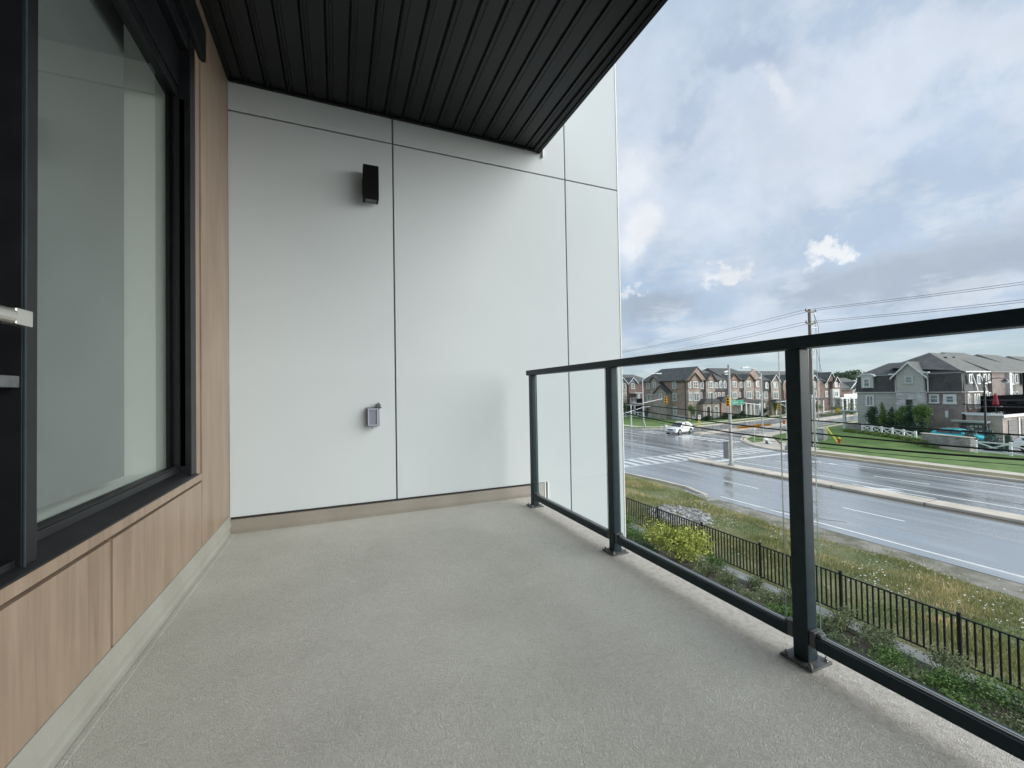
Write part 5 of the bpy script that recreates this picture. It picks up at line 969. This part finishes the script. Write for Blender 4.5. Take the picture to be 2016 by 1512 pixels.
# arched dormer
mb = MB(); FW.box(mb, 33.05, 31.75, 6.0, 7.55, 0.121, 0.45); at0(link('dormer', mb, 'stucco_light'), gh)
n = 10; arc = [(32.4+0.95*math.cos(PI*k/n), 7.5+0.42*math.sin(PI*k/n)) for k in range(n+1)]; arc2 = [(32.4+0.85*math.cos(PI*k/n), 7.48+0.30*math.sin(PI*k/n)) for k in range(n, -1, -1)]
mb = MB(); FW.prism(mb, arc+arc2, 0.1, 0.62); at0(link('dormer_hood', mb, 'signwhite'), gh); mb = MB(); FW.prism(mb, arc2, 0.1, 0.46); at0(link('dormer_tympanum', mb, 'stucco_light'), gh)
window(FW, 32.8, 31.98, 6.12, 7.3, gh, 1, 2, d=0.45); window(FW, 28.35, 27.5, 6.5, 7.45, gh, 1, 2, d=0.60, fm='stucco_light', fw=0.16); window(FW, 32.8, 31.85, 3.6, 5.08, gh, 2, 1, fw=0.18); window(FW, 28.3, 27.6, 3.3, 4.6, gh, 1, 1, d=0.65, fm='cabinet', fw=0.06, gm='doorglass')
window(FW, 26.35, 25.45, 4.1, 5.2, gh, 1, 2, fw=0.16, d=0.0); window(FW, 25.1, 23.98, 4.05, 5.2, gh, 1, 2, fw=0.28); window(FW, 32.75, 31.9, 1.3, 2.7, gh, 2, 1, fw=0.15)
mb = MB(); FW.box(mb, 24.98, 24.72, 2.49, 3.26, 0.001, 0.08); FW.box(mb, 26.26, 26.05, 2.73, 2.87, 0.001, 0.06); at0(link('meter_box', mb, 'signwhite'), gh)
at0(link('porch_roof', MB().box(64.0, 33.9, 2.8, 66.5, 35.5, 2.9).tube([(64.3, 34.9, 2.9), (64.3, 34.9, 3.0)], 0.8, 12), 'stucco_light'), gh); at0(link('column', MB().box(64.2, 34.9, 0.1, 64.5, 35.2, 2.8), 'signwhite'), gh)
# south (rear) face of the row: mansard windows, then stucco bays
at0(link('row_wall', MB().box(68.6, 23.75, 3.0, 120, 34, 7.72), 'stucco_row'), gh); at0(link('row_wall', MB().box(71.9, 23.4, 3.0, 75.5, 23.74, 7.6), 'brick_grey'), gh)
at0(link('row_wall', MB().box(65.03, 23.3, 3.0, 68.59, 23.599, 5.4), 'brick_grey'), gh)
mb = MB().prism([(65.1, 23.35, 5.45), (69.9, 23.35, 5.45), (68.6, 23.55, 7.7), (65.5, 23.55, 7.7)], (0, 0.25, 0)); at0(link('mansard', mb, 'roof_dark'), gh)
at0(link('mansard_trim', MB().bar((67.3, 23.5, 7.6), (67.7, 23.2, 5.55), 0.12, 0.1).bar((69.0, 23.5, 7.6), (69.9, 23.2, 5.55), 0.12, 0.1).box(65.0, 23.0, 5.38, 69.7, 23.3, 5.48), 'signwhite'), gh)
for (u0, u1, z0, z1, c) in [(65.85, 66.5, 6.4, 7.45, 1), (67.75, 68.4, 6.3, 7.4, 1), (70.05, 70.85, 6.3, 7.5, 1), (71.2, 71.7, 6.4, 7.5, 1), (76.8, 77.9, 6.15, 7.5, 2), (78.2, 79.0, 6.3, 7.5, 1), (80.5, 82, 6.1, 7.5, 2), (70.1, 70.9, 4.2, 5.3, 1), (71.2, 71.9, 4.2, 5.3, 1), (76.8, 77.9, 4.2, 5.3, 2), (78.2, 79.0, 4.2, 5.3, 1)]: window(FS, u0, u1, z0, z1, gh, c, 1, d=0.02 if not (65 < u0 < 69) else 0.3, fw=0.14)
for (u0, u1, gm_) in [(65.4, 65.9, 'doorglass'), (66.9, 67.3, 'doorglass'), (67.6, 68.2, 'windowglass')]: window(FS, u0, u1, 3.5, 5.2, gh, 1, 1, d=0.301, gm=gm_, name='patio_door')
at0(link('white_pilaster', MB().box(75.55, 23.1, 3, 76.2, 23.39, 7.6), 'signwhite'), gh)
at0(link('gutter', MB().box(65.1, 23.15, 7.66, 100, 23.35, 7.80), 'trimwhite'), gh)
mb = MB()
for x0, zr in ((71, 10.6), (80.5, 10.5), (90, 10.4)): hiproof(mb, x0, x0+12, 23.0, 34.2, 7.76, zr, 3.2, 3.2)
at0(link('roof', mb, 'roof'), gh)
at0(link('party_wall_pipe', MB().box(79.3, 22.9, 3, 79.55, 23.2, 7.6), 'signblack'), gh)
# deck over the garages
at0(link('garage_wall', MB().box(65.0, 20.5, 0.1, 120, 23.29, 2.9), 'brick_tan'), gh)
at0(link('parapet', MB().box(64.85, 20.35, 2.85, 120, 23.29, 2.98).box(64.85, 21.3, 2.981, 65.0, 23.57, 3.14).box(64.8, 20.3, 2.70, 120, 20.36, 2.84), 'trimwhite'), gh)
at0(link('entry_canopy', MB().box(64.2, 21.35, 2.06, 64.99, 24.2, 2.2).box(64.1, 21.3, 2.201, 64.99, 24.25, 2.28), 'stucco_light'), gh)
at0(link('entry_pier', MB().box(64.3, 23.7, 0.1, 64.9, 24.1, 2.05), 'brick_grey'), gh); at0(link('entry_recess', MB().box(64.93, 21.5, 0.1, 64.99, 23.6, 2.05), 'garage'), gh)
mb = MB()
for r_ in range(2):
    for k in range(3): mb.box(64.90, 22.7-k*0.33, 1.55-r_*0.55, 64.929, 22.7-k*0.33+0.2, 1.72-r_*0.55)
at0(link('door_lite', mb, 'signwhite'), gh)
for x0 in (66.2, 69.4, 72.6, 75.8, 79.0):
    g_ = at0(link('garage_door', MB().box(x0, 20.44, 0.1, x0+2.2, 20.499, 2.35), 'garage'), gh)
    mb = MB()
    for z in (0.65, 1.2, 1.75): mb.box(x0, 20.43, z, x0+2.2, 20.4395, z+0.03)
    link('panel_joint', mb, 'signblack', g_); at0(link('garage_trim', MB().box(x0+2.25, 20.38, 0.1, x0+2.45, 20.499, 2.6), 'signwhite'), gh)
dk = MB()
for k in range(80): dk.box(64.98+0.0*k, 20.6+k*0.033, 3.15, 65.01, 20.612+k*0.033, 4.02)
for k in range(150): dk.box(65.1+k*0.11, 20.45, 3.0, 65.125+k*0.11, 20.475, 4.0)
dk.box(64.95, 20.5, 4.021, 65.04, 23.5, 4.08).box(65.0, 20.42, 4.001, 82, 20.5, 4.06); at0(link('deck_railing', dk, 'deckblack'), gh)
at0(link('privacy_screen', MB().box(68.6, 22.5, 3.0, 68.7, 23.3, 4.9).box(68.7, 22.9, 3.0, 84, 23.0, 4.85).box(68.5, 22.3, 4.87, 84, 22.5, 4.95), 'deckblack'), gh)
um = thing('patio_umbrella', 'closed red patio umbrella standing on the deck of the grey house', 'umbrella', (67.0, 21.6, 3.0))
at0(link('canopy', MB().lathe((67.0, 21.6, 3.75), [(0.24, 0), (0.26, 0.1), (0.22, 0.6), (0.15, 1.15), (0.05, 1.5)], 12), 'red'), um); at0(link('umbrella_pole', MB().tube([(67.0, 21.6, 3.0), (67.0, 21.6, 5.36)], 0.025, 6), 'galv'), um)
tb = thing('patio_table', 'dark patio table beside the red umbrella on the deck', 'table', (68.0, 21.3, 3.0))
at0(link('tabletop', MB().box(67.4, 20.9, 3.7, 68.9, 21.8, 3.76), 'cabinet'), tb)
for x, y in ((67.5, 21), (68.8, 21), (67.5, 21.7), (68.8, 21.7)): at0(link('leg', MB().box(x-0.03, y-0.03, 3.0, x+0.03, y+0.03, 3.699), 'deckblack'), tb)
tag(link('barbecue_cover', MB().prism([(70, 21, 3.0), (72.2, 21, 3.0), (72.0, 21, 3.9), (71.5, 21, 4.25), (70.4, 21, 4.2), (70.1, 21, 3.9)], (0, 0.8, 0)), 'deckblack', bevel=0.06), 'black covered barbecue on the deck at the right edge', 'barbecue')

# ============================================================ VEHICLES
def car(name, label, loc, rotz, m, L_=4.65, W=1.88, H=1.62, suv=True):
    t = thing(name, label, 'car', loc); t.rotation_euler = (0, 0, rotz)
    st = [(-2.32, .70, .34, .62), (-2.27, .80, .30, .74), (-2.1, .88, .26, .84), (-1.4, .92, .24, .95), (-0.85, .93, .24, 1.00), (0.4, .935, .24, 1.02), (1.5, .93, .24, 1.04), (2.1, .88, .28, 1.02), (2.26, .82, .32, .96), (2.32, .76, .38, .80)]
    mb = MB(); sec = []
    for x, w_, zb, zt in st:
        sec.append([(x, -w_*0.86, zb), (x, -w_, zb+0.16), (x, -w_*1.0, zb+(zt-zb)*0.55), (x, -w_*0.95, zt-0.07), (x, -w_*0.80, zt), (x, 0, zt+0.035), (x, w_*0.80, zt), (x, w_*0.95, zt-0.07), (x, w_, zb+(zt-zb)*0.55), (x, w_, zb+0.16), (x, w_*0.86, zb)])
    n_ = 11; vs = [p for s in sec for p in s]
    fs = [(i*n_+j, i*n_+j+1, (i+1)*n_+j+1, (i+1)*n_+j) for i in range(len(sec)-1) for j in range(n_-1)]+[(i*n_+n_-1, i*n_, (i+1)*n_, (i+1)*n_+n_-1) for i in range(len(sec)-1)]+[tuple(range(n_)), tuple((len(sec)-1)*n_+j for j in range(n_))[::-1]]
    mb.add(vs, fs); body = link('body', mb, m, t, smooth=True, bevel=0.02)
    # greenhouse
    R0 = [(-0.98, .80, 1.0), (2.12, .78, 1.02)]; top = [(-0.10, .62, H-0.02), (0.5, .64, H), (1.35, .62, H-0.04), (1.78, .60, H-0.14)]
    g_ = MB(); P = [(-0.98, 1.0, .80), (-0.10, H-0.03, .62), (0.5, H, .64), (1.35, H-0.05, .62), (1.80, H-0.16, .60), (2.16, 1.03, .76)]
    v = [(x, -w_, z) for x, z, w_ in P]+[(x, w_, z) for x, z, w_ in P]; g_.add(v, [(0, 1, 7, 6), (1, 2, 8, 7), (2, 3, 9, 8), (3, 4, 10, 9), (4, 5, 11, 10), (5, 0, 6, 11), (0, 5, 4, 3, 2, 1), (6, 7, 8, 9, 10, 11)])
    link('cabin', g_, m, t, smooth=False, bevel=0.03)
    def lerp(a, b, k): return tuple(a[i]+(b[i]-a[i])*k for i in range(3))
    ws = MB(); a, b, c_, d_ = (-0.98, -.80, 1.0), (-0.10, -.62, H-0.03), (-0.10, .62, H-0.03), (-0.98, .80, 1.0)
    A = lerp(a, b, .08); B = lerp(a, b, .92); Cc = lerp(d_, c_, .92); Dd = lerp(d_, c_, .08); sh = lambda p: (p[0], p[1]*0.93, p[2])
    ws.prism([sh(A), sh(B), sh(Cc), sh(Dd)], (-0.02, 0, 0.014)); link('windscreen', ws, 'carglass', t)
    for s in (-1, 1):
        sg = MB(); q = [(-0.72, .785, 1.06), (0.0, .645, H-0.11), (0.5, .648, H-0.07), (1.3, .64, H-0.13), (1.72, .70, 1.22), (1.6, .775, 1.07)]
        sg.prism([(x, s*(w_+0.0), z) for x, w_, z in q], (0, s*0.022, 0)); link('side_window', sg, 'carglass', t)
        pl = MB().bar((0.42, s*.80, 1.06), (0.5, s*.672, H-0.08), 0.05, 0.06); link('pillar', pl, 'signblack', t)
        mr = link('mirror', MB().box(-0.72, s*0.92, 1.02, -0.5, s*1.08, 1.17), m, t, bevel=0.03)
        hl = MB().box(-2.285, s*0.52, 0.66, -2.05, s*0.84, 0.80); link('headlight', hl, 'lampglass', t, bevel=0.02); link('taillight', MB().box(2.16, s*0.55, 0.82, 2.30, s*0.84, 0.98), 'red', t, bevel=0.02)
        link('roof_rail', MB().tube([(0.1, s*0.56, H+0.01), (0.6, s*0.58, H+0.05), (1.5, s*0.56, H)], 0.02, 5), 'galv', t)
    rw = MB().prism([(1.88, -0.52, H-0.22), (1.88, 0.52, H-0.22), (2.1, 0.62, 1.12), (2.1, -0.62, 1.12)], (0.035, 0, 0.01)); link('rear_window', rw, 'carglass', t)
    link('grille', MB().box(-2.345, -0.42, 0.58, -2.25, 0.42, 0.76), 'signblack', t, bevel=0.02); link('bumper_intake', MB().box(-2.34, -0.7, 0.34, -2.2, 0.7, 0.43), 'signblack', t, bevel=0.02)
    link('number_plate', MB().box(-2.352, -0.22, 0.46, -2.33, 0.22, 0.55), 'signwhite', t)
    for x in (-1.42, 1.36):
        for s in (-1, 1):
            ar = MB().tube([(x, s*0.80, 0.36), (x, s*0.941, 0.36)], 0.415, 20); link('wheel_arch', ar, 'signblack', t)
            wm = MB().tube([(x, s*0.74, 0.345), (x, s*0.955, 0.345)], 0.345, 22); wh = link('wheel', wm, 'tyre', t, bevel=0.02)
            link('rim', MB().tube([(x, s*0.90, 0.345), (x, s*0.962, 0.345)], 0.225, 16), 'rim', wh)
            sk_ = MB()
            for k in range(5): a = 2*PI*k/5; sk_.bar((x, s*0.964, 0.345), (x+0.2*math.cos(a), s*0.964, 0.345+0.2*math.sin(a)), 0.02, 0.05)
            link('spoke', sk_, 'lampglass', wh)
    return t
car('parked_suv', 'white SUV crossing the wet intersection', (44.75, 45.3, 0.0), R(14), 'carwhite')
c_ = bpy.data.objects['parked_suv']; c_.name = 'white_suv'
car('parked_car', 'turquoise car parked behind the ledge stone wall', (60.0, 21.9, 0.13), R(84), 'teal', H=1.5)
car('parked_car', 'white car at the right edge behind the white crossbuck fence', (57.6, 15.2, 0.13), R(100), 'carwhite', H=1.5)

# ============================================================ TREES
def tree(name, label, x, y, z, h, r, m, shape='round', n=1500, leaf=0.16, group=None, trunk=0.25, cat='tree', seed=None):
    sd_ = seed if seed is not None else int(abs(x*17+y*31)) % 9999; g_ = np.random.default_rng(sd_)
    t = thing(name, label, cat, (x, y, z), group); bl = []
    if shape == 'round':
        for k in range(9): a = g_.random()*2*PI; q = r*0.6*g_.random()**0.5; bl.append((q*math.cos(a), q*math.sin(a), h*(trunk+(1-trunk)*(0.25+0.6*g_.random())), r*(0.3+0.25*g_.random()), r*(0.3+0.25*g_.random()), h*(1-trunk)*(0.16+0.12*g_.random())))
    elif shape == 'column':
        for k in range(9): zz = h*(0.12+0.8*k/9); w_ = r*(0.65+0.35*math.sin(PI*(k+1)/10)); bl.append((0.15*r*g_.normal(), 0.15*r*g_.normal(), zz, w_*0.75, w_*0.75, h*0.10))
    else:
        for k in range(12): f_ = k/12; zz = h*(0.06+0.88*f_); w_ = r*(1-f_)**0.85+0.05; bl.append((0.08*r*g_.normal(), 0.08*r*g_.normal(), zz, w_*0.95, w_*0.95, h*0.055))
    v, f = leaves(bl, n, leaf, sd_, 0.45 if shape == 'cone' else 0.1); v, f = cut(v, f, 0.02); stuff('crown', v, f, m, parent=t)
    st = MB().tube([(0, 0, -0.05), (0.03*h*g_.normal()*0.2, 0, h*0.5), (0, 0, h*0.9)], max(0.035, 0.022*h), 7, 0.012)
    if shape == 'round':
        for k in range(5): a = 2*PI*k/5; st.tube([(0, 0, h*(trunk+0.05*k)), (r*0.5*math.cos(a), r*0.5*math.sin(a), h*(trunk+0.3+0.06*k))], 0.03+0.004*h, 5, 0.01)
    link('trunk', st, 'bark', t); return t
GE = 'evergreens in front of the grey house'
for i, (x, y, h, r, m, sh, lab) in enumerate([
    (61.2, 30.3, 3.2, 0.75, 'leaf_dark', 'column', 'leftmost evergreen of the row in front of the grey house'),
    (61.1, 29.1, 3.8, 0.75, 'leaf_green', 'cone', 'tallest bright green cedar left in the evergreen row'),
    (61.0, 28.2, 3.2, 0.85, 'leaf_dark', 'cone', 'dark spruce third from left in the evergreen row'),
    (61.0, 27.25, 3.35, 0.85, 'leaf_green', 'column', 'cedar in the middle of the evergreen row below the grey door'),
    (60.8, 26.4, 3.8, 0.7, 'leaf_dark', 'cone', 'slim dark conifer peaking under the grey door'),
    (60.9, 25.4, 3.2, 0.95, 'leaf_green', 'round', 'round bright green tree at the right end of the evergreen row'),
    (60.4, 26.9, 2.2, 0.9, 'leaf_dark', 'cone', 'short dark spruce in front of the middle of the evergreen row'),
    (60.3, 25.1, 1.9, 0.8, 'leaf_dark', 'cone', 'short dark spruce at the right foot of the evergreen row')]):
    tree('evergreen_tree', lab, x, y, 0.55, h*1.1, r*1.15, m, sh, 4200, 0.13, GE, seed=70+i)
tree('blue_spruce', 'blue spruce right of the turquoise car', 57.0, 20.15, 0.12, 2.25, 0.75, 'leaf_blue', 'cone', 4200, 0.14, 'blue spruces behind the stone wall', seed=91)
tree('blue_spruce', 'blue spruce below the gooseneck street lamp', 56.6, 18.6, 0.12, 2.1, 0.85, 'leaf_blue', 'cone', 4200, 0.14, 'blue spruces behind the stone wall', seed=92)
tree('young_tree', 'small leafy tree with pale trunk in front of the corner townhouse', 62.0, 59.6, 0.1, 3.2, 0.95, 'leaf_green', 'round', 1300, 0.16, trunk=0.25)
tree('young_tree', 'small dark cedar beside the left wall of the corner townhouse', 62.2, 72.3, 0.1, 2.7, 0.7, 'leaf_dark', 'column', 900, 0.15)
tree('garden_bush', 'leafy bush at the far left edge beside the white wall corner', 63.9, 82.2, 0.1, 3.0, 1.0, 'leaf_green', 'round', 1000, 0.18, cat='bush', trunk=0.05)
for i, (x, y, h, r, m, sh, lab) in enumerate([
    (92.6, 62.0, 3.8, 0.9, 'leaf_green', 'column', 'columnar tree in front of the second townhouse block'),
    (88.6, 61.8, 3.2, 0.8, 'leaf_green', 'round', 'small tree left of the columnar tree before the second block'),
    (97.5, 61.0, 3.2, 0.9, 'leaf_green', 'round', 'bushy tree left of the railing post before the second block'),
    (76.0, 60.0, 1.7, 0.8, 'leaf_dark', 'round', 'shrub under the street name sign at the porch columns'),
    (82.6, 60.0, 1.9, 1.0, 'leaf_dark', 'round', 'dark shrub at the right end of the white column porch'),
    (71.0, 59.9, 1.2, 0.9, 'leaf_dark', 'round', 'low dark shrub beside the arched porch'),
    (74.0, 59.8, 1.1, 0.8, 'leaf_dark', 'round', 'low shrub right of the second porch'),
    (66.0, 59.7, 0.9, 1.1, 'leaf_dark', 'round', 'hedge clump at the corner townhouse steps'),
    (117.5, 64.2, 3.5, 1.05, 'leaf_dark', 'column', 'dark rounded cedar in front of the red brick house'),
    (101.4, 53.9, 4.2, 1.0, 'leaf_green', 'cone', 'light green tree beside the blue house'),
    (103.5, 53.2, 3.4, 1.0, 'leaf_olive', 'round', 'olive tree touching the left edge of the grey house'),
    (85.5, 53.6+3, 3.6, 1.3, 'leaf_green', 'round', 'leafy bush just right of the utility pole'),
    (100, 60, 2.4, 1.5, 'leaf_green', 'round', 'broad bush in front of the red brick house left side'),
    (110, 61.5, 1.8, 1.5, 'leaf_olive', 'round', 'low olive bush before the red brick house porch'),
    (93, 57.5, 1.5, 1.4, 'leaf_olive', 'round', 'low bush behind the side road kerb')]):
    tree('garden_tree' if h > 2.3 else 'garden_shrub', lab, x, y, 0.1, h, r, m, sh, 1100, 0.17, 'garden trees and shrubs along the side road', cat='tree' if h > 2.3 else 'shrub', trunk=0.15 if h > 2.3 else 0.03, seed=120+i)
tree('background_tree', 'large pale green tree rising behind the blue house roof', 203, 110, 0, 13.0, 7.0, 'leaf_far', 'round', 5200, 0.75, trunk=0.3, seed=303)
tree('background_tree', 'smaller pale tree right of the large tree touching the grey roof', 213, 108, 0, 9.8, 5.0, 'leaf_far', 'round', 3000, 0.7, trunk=0.3, seed=304)
# flower beds
v, f = leaves([(57.0, 45.0, 0.25, 1.3, 0.35, 0.18), (59.2, 45.25, 0.28, 1.3, 0.4, 0.2), (61.2, 45.6, 0.28, 1.2, 0.4, 0.2), (63.3, 45.9, 0.28, 1.2, 0.4, 0.2)], 4200, 0.12, 8); stuff('flower_bed', v, f, 'flower_or', 'orange and yellow flowers planted on the side road median', 'flowers')
v, f = leaves([(104.8, 58.4, 0.6, 0.65, 0.6, 0.5)], 700, 0.16, 9); tag(stuff('yellow_bush', v, f, 'flower_ye', parent=None), 'bright yellow bush before the red brick house', 'bush')
v, f = leaves([(104.0+k*1.5, 57.2+k*0.3, 0.2, 1.4, 0.7, 0.3) for k in range(-7, 5)], 2600, 0.2, 10); stuff('ground_cover', v, f, 'leaf_olive', 'olive ground cover along the far kerb of the side road', 'plants')
bl = []
for k in range(14): s = k/13; x = 57.6+(53.4-57.6)*s; y = 31.0+(22.0-31.0)*s; bl.append((x+0.2, y, lot_z(x, y)+0.12, 0.75, 0.7, 0.22))
v, f = leaves(bl, 9000, 0.13, 11); stuff('bank_plants', v, f, 'bankgreen', 'low leafy plants along the top of the grassy bank', 'plants')
# garden beds by the townhouses
v, f = leaves([(64.5+k*1.6, 60.3, 0.25, 1.0, 0.6, 0.28) for k in range(13)], 3800, 0.16, 12); stuff('foundation_planting', v, f, 'leaf_dark', 'dark foundation planting in front of the townhouses', 'plants')
